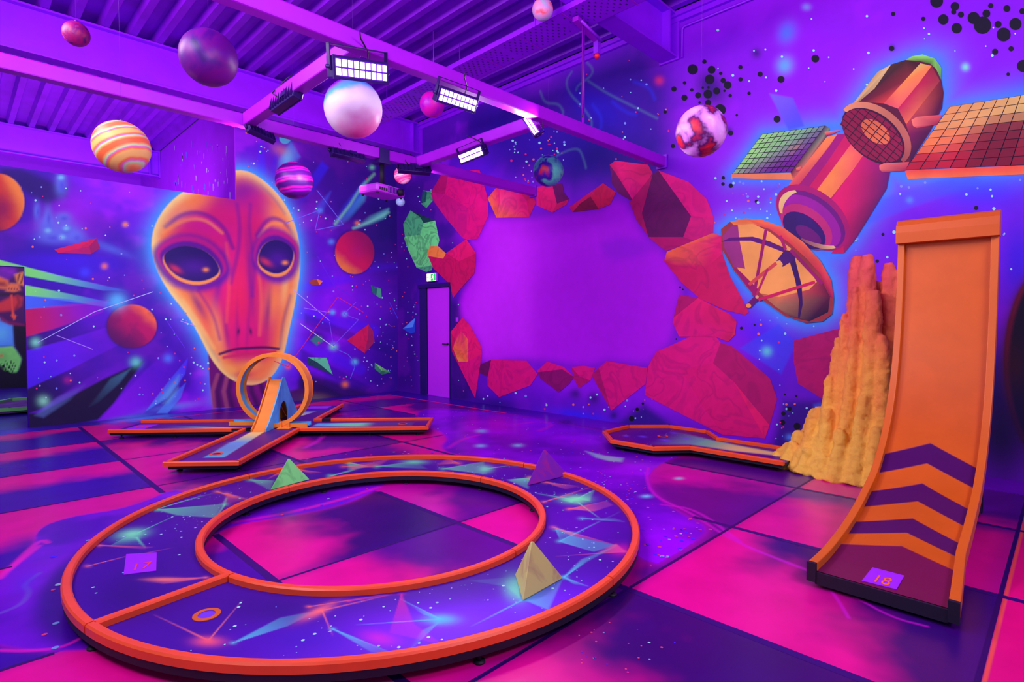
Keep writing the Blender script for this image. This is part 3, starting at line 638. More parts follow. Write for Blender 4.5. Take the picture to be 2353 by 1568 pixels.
# painted rocks, each its own flat figure
R1, R2, R3, R4, RO, RD = (.86,.03,.47), (.90,.07,.42), (.70,.03,.40), (.80,.05,.36), (.95,.42,.24), (.42,.03,.36)
G1, G2, G3 = (.42,.92,.52), (.30,.72,.48), (.08,.25,.28)
RK = [
 [(z1([(218,205),(275,110),(320,85),(300,210)]),R3),(z1([(320,85),(495,75),(540,230),(430,290),(300,210)]),R1),(z1([(218,205),(300,210),(430,290),(420,420),(400,460),(300,340),(235,250)]),(.78,.03,.47)),(z1([(540,230),(545,330),(485,462),(435,470),(400,460),(420,420),(430,290)]),R1)],
 [(z1([(540,235),(600,160),(610,250),(590,345)]),[RO,R2,R2,RO]),(z1([(600,160),(700,170),(760,250),(775,340),(590,345),(610,250)]),[R2,R1,R1,R2,RO,(.95,.25,.5)]),(z1([(700,170),(785,195),(812,260),(775,340),(760,250)]),R4)],
 [(z1([(815,170),(905,160),(930,265),(905,315),(815,275)]),R2),(z1([(905,160),(960,150),(970,200),(998,240),(930,265)]),RD),(z1([(930,265),(998,240),(985,270),(905,315)]),R4)],
 [(z1([(1000,285),(1190,150),(1120,225),(1060,265),(1020,312)]),R4),(z1([(1120,225),(1190,150),(1262,200),(1230,270),(1165,295)]),(.78,.06,.30)),(z1([(1060,265),(1120,225),(1165,295),(1020,312)]),(.5,.03,.25))],
 [(z3([(583,1100),(620,1150),(715,1300),(745,1350),(640,1290),(600,1230)]),RD),(z3([(583,1100),(620,1072),(840,1100),(870,1155),(745,1350),(715,1300),(620,1150)]),[R4,R2,R2,R4,R1,R1,R4])],
 [([(1500,400),(1513,392),(1588,497),(1570,545),(1490,545),(1475,490)],(.38,.02,.34)),([(1513,392),(1582,418),(1624,458),(1640,500),(1588,497)],R1),([(1588,497),(1640,500),(1638,540),(1600,555),(1570,545)],(.82,.06,.45)),([(1490,545),(1570,545),(1600,555),(1530,577)],R3),([(1447,465),(1500,400),(1475,490),(1490,545),(1462,505)],(.66,.03,.36))],
 [(z2([(290,370),(305,320),(545,222),(600,235),(600,330),(520,400),(360,400)]),[R4,RO,(.97,.45,.25),R2,R2,R4,R4]),(z2([(290,370),(360,400),(520,400),(600,330),(640,450),(740,640),(720,655),(620,630),(480,570),(380,480)]),R4)],
 [(z2([(370,548),(470,565),(340,670)]),R3),(z2([(340,670),(470,565),(640,650),(675,690),(665,760),(630,797),(560,770),(370,770),(335,695)]),[R2,R2,R4,R4,(.9,.2,.35),R4,R1,R1,R1])],
 [(z2([(205,930),(250,850),(430,770),(560,765),(590,800),(550,910),(380,945)]),R1),(z2([(590,800),(650,820),(850,990),(890,1100),(850,1240),(660,1010),(550,910)]),R3),(z2([(205,930),(380,945),(500,1150),(610,1290),(600,1290),(400,1190),(188,1080)]),R1),(z2([(380,945),(550,910),(660,1010),(825,1310),(610,1290),(500,1150)]),(.84,.03,.44)),(z2([(660,1010),(850,1240),(825,1310)]),R2)],
 [(z1([(360,1030),(390,980),(430,1030),(430,1155),(375,1155),(345,1080)]),[R2,R2,RO,RO,(.97,.62,.3),RO]),(z1([(330,990),(400,905),(440,950),(500,1060),(508,1110),(430,1155),(430,1030),(390,980),(360,1030)]),R2),(z1([(330,990),(360,1030),(345,1080),(375,1155),(380,1180),(340,1100)]),R4),(z1([(375,1155),(430,1155),(508,1110),(470,1362),(380,1180)]),R1)],
 [(z1([(490,1215),(500,1170),(560,1145),(540,1240)]),RD),(z1([(560,1145),(760,1150),(822,1225),(780,1290),(605,1355),(540,1290),(540,1240)]),R1)],
 [(z1([(820,1215),(960,1198),(1025,1240),(1000,1280),(940,1328),(840,1255)]),(.55,.02,.40)),(z1([(820,1205),(875,1155),(970,1185),(1025,1240),(960,1198),(820,1215)]),R1)],
 [(z1([(1010,1185),(1080,1178),(1145,1190),(1120,1260),(1060,1240)]),R1),(z1([(1010,1185),(1060,1240),(1120,1260),(1055,1307),(1028,1260)]),R3)],
 [(z1([(1125,1230),(1165,1190),(1235,1432)]),R3),(z1([(1165,1190),(1210,1152),(1440,1190),(1430,1280),(1235,1432)]),R1)],
 [(z2([(978,790),(1090,760),(1230,725),(1230,1110),(1130,1100),(1000,1020),(975,890)]),(.72,.03,.42))],
 [(z1([(205,560),(290,575),(305,545),(420,465),(475,545),(465,660),(400,730),(345,798),(330,720),(235,630)]),R4),(z1([(305,545),(420,465),(475,545),(380,590)]),R2),(z1([(200,545),(215,505),(260,503),(305,545),(290,575),(205,560)]),(.96,.55,.24))],
]
for k, fc in enumerate(RK): decal('painted_rock', fc, on_right, .004+.0012*(k % 4), M['mural_rock'], wall_right)
GR = [[(z1([(65,380),(105,303),(160,340),(180,375),(160,440),(75,450)]),G2),(z1([(105,303),(245,360),(180,375),(160,340)]),G3),(z1([(180,375),(245,360),(268,470),(250,540),(225,640),(190,560),(160,440)]),G1),(z1([(75,450),(160,440),(190,560),(225,640),(140,625),(95,530),(70,460)]),G1),(z1([(140,625),(225,615),(225,640),(195,650)]),G2)],
      [(z1([(175,190),(200,200),(190,255),(165,265)]),(.12,.35,.38)),(z1([(175,190),(225,195),(230,250),(195,290),(165,265),(190,255),(200,200)]),G2)]]
for fc in GR: decal('painted_rock', fc, on_right, .004, M['green_rock'], wall_right)
decal('painted_shard', [(z1([(63,970),(133,908),(120,960)]),(.35,.62,1)),(z1([(63,970),(120,960),(133,908),(130,990),(105,997)]),(.15,.3,.85))], on_right, .004, M['mural'], wall_right)

# satellite: flat painted figure built of facets
def lerp2(a, b, t): return (a[0]+(b[0]-a[0])*t, a[1]+(b[1]-a[1])*t)
def cells(q, nu, nv, cfun, gap):           # grid of painted panes inside a quad (a, b, c, d)
    out = []
    for i in range(nu):
        for j in range(nv):
            u0, u1, v0, v1 = (i+gap)/nu, (i+1-gap)/nu, (j+gap)/nv, (j+1-gap)/nv
            P = [lerp2(lerp2(q[0], q[1], u), lerp2(q[3], q[2], u), v) for u, v in ((u0,v0),(u1,v0),(u1,v1),(u0,v1))]
            out.append((P, cfun((i+.5)/nu, (j+.5)/nv)))
    return out
def mixc(a, b, t): return tuple(a[k]*(1-t)+b[k]*t for k in range(3))
TAN, ORG, MAR, CRI = (.80,.66,.42), (.95,.55,.28), (.36,.08,.22), (.78,.06,.36)
LIN = (.13,.03,.2)
lp = z4([(440,895),(860,838),(630,1150),(240,1160)])
def lpc(u, v): 
    c = mixc((.62,.92,.50), (.45,.65,.55), u); c = mixc(c, (.42,.05,.55), max(0, min(1, (u*.9+v*.9-.75)*1.3))); return mixc(c, (.85,.62,.4), max(0, .5-abs(u-.75)*3-abs(v-.45)*2))
decal('painted_solar_panel', [(lp, LIN), (z4([(235,1163),(635,1153),(645,1202),(235,1188)]),(.93,.55,.35)), (z4([(860,838),(888,852),(892,885),(660,1190),(640,1200),(630,1150)]),[(.3,.2,.35),(.45,.55,.45),(.2,.1,.25),(.85,.4,.35),ORG,MAR])], on_right, .004, M['mural_metal'], wall_right)
decal('painted_panes', cells(lp, 11, 8, lpc, .07), on_right, .006, M['mural_metal'], wall_right)['kind'] = 'stuff'
rp = z4([(1690,712),(2800,535),(2800,1075),(1390,1135)])
def rpc(u, v):
    c = mixc((.90,.62,.36), (.85,.78,.45), min(1, u*1.5)); c = mixc(c, (.72,.08,.22), sstep(.25, .9, v)); c = mixc(c, (.40,.03,.18), sstep(.5,.1,abs(u-.42)*2)*sstep(.2,.5,v)*.8); return mixc(c, (.95,.55,.28), sstep(.3,.0,u)*sstep(.3,.5,v)*sstep(.9,.6,v)*.8)
decal('painted_solar_panel', [(rp, LIN), (z4([(1390,1138),(2800,1078),(2800,1140),(1410,1195)]),[(.95,.3,.28),(.95,.35,.25),(.95,.45,.25),(.97,.5,.28)])], on_right, .004, M['mural_metal'], wall_right)
decal('painted_panes', cells(rp, 14, 8, rpc, .035), on_right, .006, M['mural_metal'], wall_right)['kind'] = 'stuff'
B = []
B += [(z4([(960,830),(1000,750),(1210,480),(1300,430),(1395,400),(1500,400),(1590,395),(1632,520),(1650,620),(1640,720),(1560,880),(1420,1090),(1300,1100),(1100,950)]), MAR)]
B += [(z4([(965,810),(1000,750),(1210,480),(1300,430),(1190,590),(1060,700),(1000,760)]),[TAN,TAN,TAN,(.9,.8,.5),TAN,(.6,.5,.35),TAN]),
      (z4([(1300,430),(1395,402),(1495,422),(1420,520),(1250,690),(1120,680),(1190,590)]),[(.3,.2,.15),(.25,.15,.15),(.2,.06,.12),(.5,.15,.2),(.85,.25,.25),(.4,.1,.2),(.25,.12,.18)]),
      (z4([(1495,422),(1570,440),(1480,560),(1345,725),(1250,690),(1370,560)]),[(.85,.75,.4),ORG,ORG,(.95,.4,.4),(.9,.3,.35),ORG]),
      (z4([(1570,440),(1625,540),(1500,700),(1400,830),(1345,725),(1480,560)]),[(.55,.15,.22),(.6,.2,.25),(.85,.4,.3),(.9,.45,.3),(.8,.1,.35),(.75,.1,.3)]),
      (z4([(1625,540),(1650,620),(1640,720),(1560,870),(1430,1080),(1420,900),(1400,830),(1500,700)]),[(.45,.1,.2),(.35,.06,.2),(.35,.05,.25),(.3,.03,.28),(.2,.03,.25),(.45,.05,.3),(.7,.2,.3),(.75,.3,.28)]),
      (z4([(1395,400),(1440,375),(1510,363),(1590,390),(1635,450),(1632,530),(1600,460),(1560,425),(1490,408)]),[(.5,.75,.35),(.55,.9,.4),(.55,.95,.45),(.5,.85,.35),(.4,.75,.35),(.3,.55,.3),(.5,.8,.35),(.3,.5,.2),(.35,.5,.2)])]
B += [(z4([(930,900),(1030,893),(1110,915),(1200,985),(1260,1060),(1292,1150),(1270,1260),(1060,1600),(985,1690),(900,1690),(1000,1560),(960,1400),(760,1290),(640,1290),(545,1400),(555,1330),(620,1230),(860,930)]),CRI),
      (z4([(870,915),(940,897),(880,985),(640,1290),(600,1270),(620,1230)]),[ORG,ORG,(.9,.4,.3),CRI,CRI,(.9,.35,.35)]),
      (z4([(940,897),(1000,893),(860,1100),(720,1290),(640,1290),(880,985)]),(.62,.03,.45)),
      (z4([(1075,905),(1170,955),(1040,1140),(880,1345),(780,1300),(930,1100)]),[(.92,.2,.4),(.92,.25,.38),ORG,ORG,ORG,ORG]),
      (z4([(1170,955),(1260,1060),(1292,1150),(1270,1260),(1060,1600),(985,1690),(960,1440),(890,1350),(1040,1140)]),[(.75,.04,.42),(.55,.03,.45),(.36,.02,.42),(.35,.02,.40),(.40,.03,.42),(.6,.03,.38),(.88,.04,.40),(.88,.05,.42),(.85,.05,.40)])]
decal('painted_satellite_body', B, on_right, .007, M['mural_metal'], wall_right)
E = []
def arc_band(c, rx, ry, ang, a0, a1, w0, w1, col, n=20):
    P = []
    for w in (0, 1):
        seg = []
        for k in range(n+1):
            q = math.radians(a0+(a1-a0)*k/n); f = 1-(w*(w0+(w1-w0)*math.sin(PI*k/n)))
            ex, ey = rx*f*math.cos(q), ry*f*math.sin(q); an = math.radians(ang)
            seg.append((c[0]+ex*math.cos(an)-ey*math.sin(an), c[1]+ex*math.sin(an)+ey*math.cos(an)))
        P.append(seg)
    return [([P[0][k], P[0][k+1], P[1][k+1], P[1][k]], col if not isinstance(col, list) else [mixc(col[0], col[1], k/n), mixc(col[0], col[1], (k+1)/n), mixc(col[0], col[1], (k+1)/n), mixc(col[0], col[1], k/n)]) for k in range(n)]
def ell(c, rx, ry, ang, col, n=28):
    an = math.radians(ang)
    return [([(c[0]+rx*math.cos(q*2*PI/n)*math.cos(an)-ry*math.sin(q*2*PI/n)*math.sin(an), c[1]+rx*math.cos(q*2*PI/n)*math.sin(an)+ry*math.sin(q*2*PI/n)*math.cos(an)) for q in range(n)], col)]
# collar ring, gridded ball joint
E += ell((2012,310),88,56,38,(.22,.03,.22)) + ell((2005,312),80,47,38,(.55,.06,.26)) + ell((2012,303),38,22,38,(.88,.45,.28))
E += arc_band((2012,308),93,60,38,178,372,.10,.26,[(.92,.62,.42),(.62,.3,.3)])
decal('painted_collar', E, on_right, .009, M['mural_metal'], wall_right)
g = []
for t in (-.75,-.5,-.25,0,.25,.5,.75):
    an = math.radians(38)
    for (a, b) in (((-1, t), (1, t)), ((t*1.0, -1), (t*1.0, 1))):
        def pt(p):
            ex, ey = p[0]*80*math.sqrt(max(0, 1-p[1]**2 if abs(p[0]) == 1 else 1)), p[1]*47*math.sqrt(max(0, 1-p[0]**2 if abs(p[1]) == 1 else 1))
            return np.array((2005+ex*math.cos(an)-ey*math.sin(an), 312+ex*math.sin(an)+ey*math.cos(an)))
        p0, p1 = pt(a), pt(b); d = p1-p0; n_ = np.array((-d[1], d[0]))/np.hypot(*d)*.9
        g.append(([tuple(p0-n_), tuple(p1-n_), tuple(p1+n_), tuple(p0+n_)], (.22,.02,.18)))
decal('painted_grid_lines', g, on_right, .0105, M['mural_metal'], wall_right)['kind'] = 'stuff'
E = ell((1868,500),97,60,38,(.66,.04,.42)) + ell((1866,505),88,52,38,(.42,.03,.48)) + ell((1862,510),82,47,38,(.60,.06,.60)) + ell((1853,522),68,42,38,(.74,.16,.45)) + ell((1848,530),57,33,38,(.20,.02,.42)) + ell((1858,540),34,15,34,(.42,.03,.45))
E += arc_band((1866,505),88,52,38,140,215,.08,.16,[(.93,.75,.45),(.85,.8,.5)]) + arc_band((1866,505),88,52,38,20,85,.08,.16,[(.9,.8,.5),(.55,.3,.4)])
decal('painted_nozzle', E, on_right, .0095, M['mural_metal'], wall_right)
for pts in (z4([(855,880),(940,868),(965,870),(900,900),(860,905)]), z4([(1435,800),(1470,780),(1640,765),(1610,830),(1470,855),(1445,840)]), z4([(1220,1105),(1250,1090),(1420,1080),(1395,1140),(1240,1150),(1222,1130)]), z4([(665,1120),(700,1110),(695,1135),(668,1145)])):
    decal('painted_strut', [(pts, [(.95,.55,.4),(.9,.45,.4),(.85,.3,.35),(.6,.1,.3),(.7,.2,.35),(.9,.45,.4)][:len(pts)])], on_right, .011, M['mural_metal'], wall_right)
D = [(DISH, (.62,.22,.26)), (z2([(610,230),(640,190),(700,165),(760,170),(850,215),(960,300),(1050,400),(1100,480),(1060,520),(900,560),(800,540),(700,440),(630,330)]),(.97,.68,.34)), (z2([(600,240),(640,190),(680,170),(690,260),(720,410),(660,400),(610,300)]),(.62,.2,.5)), (z2([(800,540),(900,560),(1060,520),(1130,480),(1170,560),(1160,640),(1060,690),(960,665),(880,610)]),[(.75,.4,.25),(.9,.5,.3),(.75,.25,.3),(.5,.08,.28),(.35,.04,.25),(.12,.03,.22),(.15,.05,.25),(.4,.12,.3),(.7,.5,.35)]),
     (z2([(640,160),(720,143),(810,150),(920,190),(1030,270),(1120,370),(1175,470),(1190,570),(1170,560),(1120,440),(1050,360),(950,270),(850,200),(760,172),(660,178)]),[ORG,(.95,.45,.25),(.95,.4,.25),(.95,.45,.3),(.95,.5,.3),(.92,.35,.28),(.85,.2,.3),(.7,.1,.35),(.5,.05,.3),(.8,.12,.3),(.9,.3,.25),(.9,.2,.3),(.88,.25,.28),ORG,ORG]),
     (z2([(592,268),(640,245),(760,240),(850,265),(930,300),(930,325),(840,290),(750,262),(650,262)]),(.36,.03,.45)), (z2([(955,370),(985,360),(1020,500),(1025,600),(1010,670),(1000,670),(1005,580),(985,470)]),(.22,.02,.38)), (z2([(655,400),(700,430),(790,520),(760,545)]),(.62,.03,.40)), (z2([(885,370),(930,310),(985,320),(985,360),(920,400),(890,385)]),(.28,.03,.42)), (z2([(880,372),(905,365),(920,385),(915,402),(890,400)]),(.95,.7,.35))]
decal('painted_dish', D, on_right, .0165, M['mural_metal'], wall_right)
def stick(a, b, w, c):
    a, b = np.array(a), np.array(b); d = b-a; n_ = np.array((-d[1], d[0]))/np.hypot(*d)*w; return ([tuple(a-n_), tuple(b-n_), tuple(b+n_), tuple(a+n_)], c)
Lg = []
for a, b, w, c in [((830,205),(765,555),8,(.62,.05,.40)),((885,380),(740,495),9,(.85,.3,.3)),((840,410),(775,560),6,(.72,.12,.38)),((790,575),(1090,480),8,(.82,.08,.36)),((960,310),(1130,490),9,(.62,.05,.42)),((905,235),(935,310),8,(.70,.08,.42)),((780,565),(735,610),14,(.42,.03,.42))]:
    (p, q) = z2([a, b]); Lg.append(stick(p, q, w/2.306, c))
Lg += ell(z2([(738,606)])[0],6,5,0,(.97,.65,.3)) + ell(z2([(783,560)])[0],4,4,0,(.9,.7,.5))
decal('painted_dish_tripod', Lg, on_right, .020, M['mural_metal'], wall_right)

# stars and black paint spots of the right wall
stars = []
scatter(60, (1150,300,1300,420), 1.0, 3.0); scatter(30, (1320,130,1540,380), 1.2, 3.0, (), STAR_C[2:]+STAR_C[:1]); scatter(34, (1640,400,1800,520), 1.3, 3.4); scatter(26, (1690,700,1870,900), 1.2, 3.4); scatter(26, (1640,20,2353,210), 1.4, 3.4, (SAT,), STAR_C[:2]); scatter(30, (1950,410,2353,640), 1.5, 4.0, (SAT,), STAR_C[:3]); scatter(30, (1110,900,1500,965), 1.2, 3.0); scatter(16, (1740,920,1880,1010), 1.4, 3.2); scatter(26, (1040,400,1160,560), 1.0, 2.2); scatter(40, (925,660,975,890), .8, 1.6); scatter(30, (920,430,1000,620), .9, 1.8); scatter(8, (1050,690,1110,900), .9, 1.8)
allr = [q for fc in RK+GR for q, c in fc]
stars = [q for q in stars if not any(in_poly(q[0], q[1], pl) for pl in allr+[FIELD, SAT, DISH])]
star_decal('painted_stars', stars, on_right, .003, M['mural'], wall_right)
dots = [(q[0], q[1], r) for q, r in zip(z3([(1137,463),(1263,465),(1250,530),(1340,537),(1370,568),(1297,607),(1238,628),(1173,636),(1240,685),(1320,733),(1082,652),(1012,594),(1083,553),(1131,600),(1204,585),(1242,583),(1215,411),(1324,490),(1455,448),(1456,530),(1513,623),(1587,495),(1726,530),(1700,795),(1387,638),(1183,684),(1349,606),(1431,769),(1341,1187),(1339,1228),(1391,1240),(1562,1345),(1005,975),(953,747),(1390,888)]), [12,9,11,6,9,8,10,7,7,13,7,6,4,4,3,3,5,4,5,5,4,6,8,8,4,3,3,3,4,4,5,4,5,4,6])]
dots += [(q[0], q[1], r) for q, r in zip(z4([(1603,8),(1725,42),(1648,130),(1737,188),(1850,120),(1909,168),(2129,160),(2050,230),(2013,162),(1935,90),(1765,97),(1717,80),(1964,38),(2072,57),(2175,75),(1993,345),(2100,325),(1514,126),(1313,93),(794,391),(565,530),(538,795),(2180,440),(1867,1388),(1303,323),(2080,495)]), [15,10,12,12,14,20,14,16,8,9,7,6,6,8,7,7,6,5,5,9,8,7,14,5,6,4])]
dots += [(q[0], q[1], r) for q, r in zip(z2([(700,725),(770,708),(955,1152),(922,1178),(990,1085),(1065,1155),(918,1225),(995,1245),(930,1077),(1450,228),(148,1155),(178,1125),(118,1205),(375,508),(390,520),(355,783),(1420,370)]), [3.5,2.5,5,5,3,3,6,8,2.5,3.5,4,3,6,2.5,2,2,4])]
star_decal('painted_black_spots', [(x, y, r, (.055,.03,.15)) for x, y, r in dots], on_right, .0025, M['mural'], wall_right)

# the hall beyond the partition: mural seen through the passage, side wall, far wall
def paint_back(S):
    n1 = fbm(S.P[:, 0], S.P[:, 1], .8, 31)
    S.C[:] = lin((.14,.05,.45))[None]+n1[:, None]*lin((.2,.05,.5))[None]
    w = Tz(0, 580, 3.736)
    S.poly(w([(-300,560),(0,560),(110,620),(125,800),(-300,820)]),(.32,.62,.95),1,4); S.blob((3,767),20,20,0,(.4,.85,.95),.6)
    S.poly(w([(-300,815),(0,815),(110,805),(185,905),(175,980),(140,1040),(-300,1060)]),(.50,.95,.45),1,3,noise=.35); S.blob((3,818),4,3,0,(.95,.1,.3),.95)
    S.poly(w([(-300,1040),(0,960),(40,1010),(90,1030),(150,1030),(300,1040),(300,1180),(-300,1180)]),(.06,.03,.16),1,4)
    for q in range(9): S.stroke(w([(-20+q*15,1040),(-10+q*18,930+20*(q % 3))]),1.4,(.06,.03,.16),1,.8)
    S.poly(w([(110,600),(300,600),(300,1060),(140,1060),(190,920),(120,790)]),(.07,.03,.18),1,3)
    S.poly(w([(-300,120),(215,120),(215,630),(100,620),(0,560),(-300,480)]),(.28,.03,.36),1,3)
    S.poly(w([(-100,140),(130,120),(150,190),(60,240),(-100,220)]),(.42,.05,.62),1,6); S.blob((25,625),10,5,0,(.55,.08,.75),.8); S.blob((10,620),8,5,0,(.5,.08,.72),.8)
    # folded forearms, cuffs, hand and a hanging arrow
    S.poly(w([(-100,220),(0,210),(70,240),(80,290),(40,320),(-100,300)]),(.86,.42,.24),1,4); S.poly(w([(-100,250),(40,255),(60,290),(-100,290)]),(.5,.12,.24),.8,5)
    S.poly(w([(125,190),(215,165),(215,290),(150,270)]),(.9,.55,.28),1,4); 
    for q in range(4): S.stroke(w([(150+q*16,195-q*5),(165+q*16,270-q*5)]),1.2,(.35,.05,.22),.9,1)
    S.poly(w([(55,300),(90,265),(160,270),(175,325),(120,345),(50,335)]),(.90,.48,.28),1,4)
    for q in range(4): S.stroke(w([(75+q*22,305),(85+q*24,335)]),1.2,(.45,.06,.25),.9,1)
    S.poly(w([(-100,350),(215,345),(215,372),(-100,380)]),(.16,.03,.22),1,4)
    S.poly(w([(-200,470),(0,430),(80,390),(150,370),(195,390),(180,460),(110,500),(0,510),(-200,540)]),(.95,.58,.26),1,6,(.80,.2,.25),[(60,380),(170,470)]); S.stroke(w([(150,380),(165,430),(140,480)]),4,(.45,.06,.22),.7,4)
    S.stroke(w([(97,370),(112,530)]),3.2,(.90,.30,.25),1,1); S.poly(w([(92,540),(115,525),(140,545),(125,590)]),(.92,.35,.26),1,1.5)
    S.poly(w([(0,545),(60,590),(215,620),(215,632),(80,625),(0,590)]),(.5,.05,.35),1,4)
BY = 16.7
ub = np.linspace(-2.0, STEP_X, 240); vb = np.linspace(0, 5.36, 220)
def paint_back_all(S):
    paint_back(S); k = sstep(3.3, 3.45, S.P[:, 1])[:, None]; S.C[:] = S.C*(1-k)+lin((.62,.05,.95))[None]*k
wall_back = grid_mesh('wall_back', ub, vb, lambda P: np.stack([P[:, 0], np.full(len(P), BY), P[:, 1]], 1), paint=paint_back_all, lift=lambda a, b: on(a, b, 1, BY)[[0, 2]], mat=M['mural'],
    extra=(lambda q: (setattr(q, 'col', tuple(lin((.4,.04,.8)))), q)[1])(MB().box((-9, BY+.004, 0), (STEP_X+.12, BY+.12, 5.36))))
tag(wall_back, kind='structure')
mb = MB(); mb.box((STEP_X, YW+.15, 0), (STEP_X+.12, BY, 5.36)); wall_side = tag(mb.build('wall_side', M['violet_wall']), kind='structure')
drips = MB(); rnd2 = random.Random(9)
for q in range(70):
    px = rnd2.uniform(400, 538); py = rnd2.uniform(330, 448) if q < 45 else rnd2.uniform(415, 455); L = rnd2.uniform(1, 9); w = rnd2.uniform(.5, 1.1)
    drips.add([on(px-w, py-L, 0, STEP_X-.003), on(px+w, py-L, 0, STEP_X-.003), on(px+w*.6, py+L, 0, STEP_X-.003), on(px-w*.6, py+L, 0, STEP_X-.003)], [(0,1,2,3)], tuple(lin(rnd2.choice([(.8,.6,1),(.45,.35,1),(.7,.3,1)]))))
tag(drips.build('paint_drips', M['mural'], wall_side), kind='stuff')
# ------------------------------------------------------------------ printed floor: big pink and purple panels, a river of stars
TX = [-3.9, -2.62, -1.34, -.06, 1.22, 2.50, 3.78, 5.07, 6.15]
TY = [-1.1, .24, 1.64, 3.05, 4.33, 5.62, 6.95, 8.29, 9.66]
PINK, MAG, PUR, BLU, DPU = (.88,.03,.54), (.78,.02,.62), (.34,.02,.52), (.20,.02,.60), (.20,.02,.40)
RIV = [[(1000,935),(1200,955),(1420,1000),(1600,1035),(1520,1062),(1484,1095),(1500,1140),(1560,1180),(1640,1215),(1560,1270),(1480,1310),(1250,1060),(1050,1048),(1010,1030),(1035,1005),(985,978),(950,950)],
       [(470,1240),(500,1190),(600,1130),(760,1096),(900,1088),(880,1120),(780,1165),(640,1190),(540,1205)],
       [(85,1215),(160,1188),(300,1168),(430,1110),(420,1200),(320,1420),(250,1490),(120,1497),(40,1490),(-60,1470),(-60,1380),(0,1330),(80,1262)]]
def paint_floor(S):
    x, y = S.P[:, 0], S.P[:, 1]
    n1 = fbm(x, y, .9, 41); n2 = fbm(x+7, y+2, .45, 42)
    S.C[:] = lin((.36,.02,.66))[None]*(1-n1[:, None])+lin((.50,.02,.80))[None]*n1[:, None]
    # panels: pink on one side fading into purple
    dirs = {}
    rr = random.Random(12)
    for i in range(len(TX)-1):
        for j in range(len(TY)-1):
            if i <= 3: d = (-.15, 1.0)
            else: d = rr.choice([(-1,.3),(.8,-.5),(-.6,-.8),(-1,-.3)])
            dirs[i, j] = d
    dirs[4,3] = (-1,.1); dirs[4,2] = (.2,-1); dirs[5,3] = (1,-.3); dirs[5,1] = (-1,-.1); dirs[4,1] = (-.7,.8); dirs[5,2] = (.4,1); dirs[6,1] = (-.9,-.4); dirs[6,0] = (-1,-.8); dirs[5,0] = (.6,1)
    dirs[6,2] = (1,.6); dirs[7,2] = (1,.9); dirs[4,0] = (-.8,-.2); dirs[3,1] = (.3,-1); dirs[3,0] = (.5,1); dirs[7,7] = (-.3,1); dirs[6,7] = (.3,1); dirs[3,2] = (.2, 1)
    dirs[4,3] = (-1,.1); dirs[5,3] = (-.7,.7); dirs[5,2] = (-.4,.3); dirs[4,2] = (-1,0); dirs[4,1] = (-.9,.5); dirs[5,1] = (-.6,.8)
    col_hi = {(5,3): MAG, (6,2): MAG}
    strong = {(6,1): .72, (6,0): .8, (4,2): .6, (5,1): .52, (4,3): .40, (5,3): .42, (3,2): .8, (3,4): .68, (3,1): .85, (4,1): .5, (5,2): .6, (4,0): .5, (5,0): .3}
    for (i, j), d in dirs.items():
        idx = S.sub((TX[i], TY[j]), (TX[i+1], TY[j+1]))
        if not len(idx): continue
        u = (x[idx]-TX[i])/(TX[i+1]-TX[i])-.5; v = (y[idx]-TY[j])/(TY[j+1]-TY[j])-.5
        t = (u*d[0]+v*d[1])/(abs(d[0])+abs(d[1]))+.5+(n2[idx]-.5)*.55
        e = 1-strong.get((i, j), .42)
        k = sstep(e-.12, e+.22, t)[:, None]; lo = lin(BLU if i <= 3 else DPU if (i, j) in ((4,3),(5,1),(4,1)) else PUR)
        S.C[idx] = lin(col_hi.get((i, j), PINK))[None]*k + lo[None]*(1-k)
    for q in TY[:-1]:
        S.poly([(-6, q-.02), (6.15, q-.02), (6.15, q+.06), (-6, q+.06)], (.22,.01,.5), .35, .06, metres=True)
    # dark margins along the walls, pink border line
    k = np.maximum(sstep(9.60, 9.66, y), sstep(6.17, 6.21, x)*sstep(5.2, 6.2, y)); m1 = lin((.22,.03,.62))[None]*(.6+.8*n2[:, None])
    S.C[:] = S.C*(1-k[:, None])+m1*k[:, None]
    S.blob((330,962),70,6,-7,(.35,.65,.95),.8); S.blob((280,968),30,4,-8,(.7,.5,.9),.5); S.blob((40,992),60,6,-6,(.3,.2,1),.6)
    # river of stars with soft lit banks
    for r in RIV:
        q = smooth_poly(r, 2); S.halo(q, 5, (.75,.05,.72), .55); S.poly(q, (.40,.02,.80), .93, 4)
        Q = S.L(q); i = np.nonzero(poly_sd(S.P, Q) < 0)[0]; n = fbm(x[i], y[i], .6, 44)
        S.mix(i, sstep(.50, .75, n)*.85, lin((.60,.02,.95))[None]); S.mix(i, sstep(.5, .28, n)*.7, lin((.24,.02,.62))[None])
    S.blob((1250,985),150,26,6,(.62,.01,.98),.7); S.blob((1130,975),60,20,0,(.70,.02,.72),.6); S.blob((1400,1040),70,24,0,(.45,.02,.78),.6)
    S.poly(smooth_poly([(300,1200),(400,1130),(420,1180),(330,1400),(240,1480),(120,1490),(60,1400),(150,1280)],1), (.17,.01,.50), .8, 14)
    S.blob((640,1150),90,20,-8,(.25,.01,.55),.7)
    for pts in [[(1490,1075),(1484,1100),(1500,1140),(1590,1180),(1640,1215),(1700,1250),(1800,1290),(1880,1320)],[(1880,1320),(1920,1370),(1950,1420)],[(1880,1330),(1960,1370),(2050,1420),(2130,1440)],[(1520,1160),(1600,1170),(1700,1245)],[(1100,1000),(1060,1010),(1030,1030)],[(1190,975),(1240,968),(1275,975),(1240,990)],[(700,1030),(730,1015),(745,1000)]]:
        S.stroke(smooth_open(pts), 3.5, (.82,.08,.80), .6, 3.5)
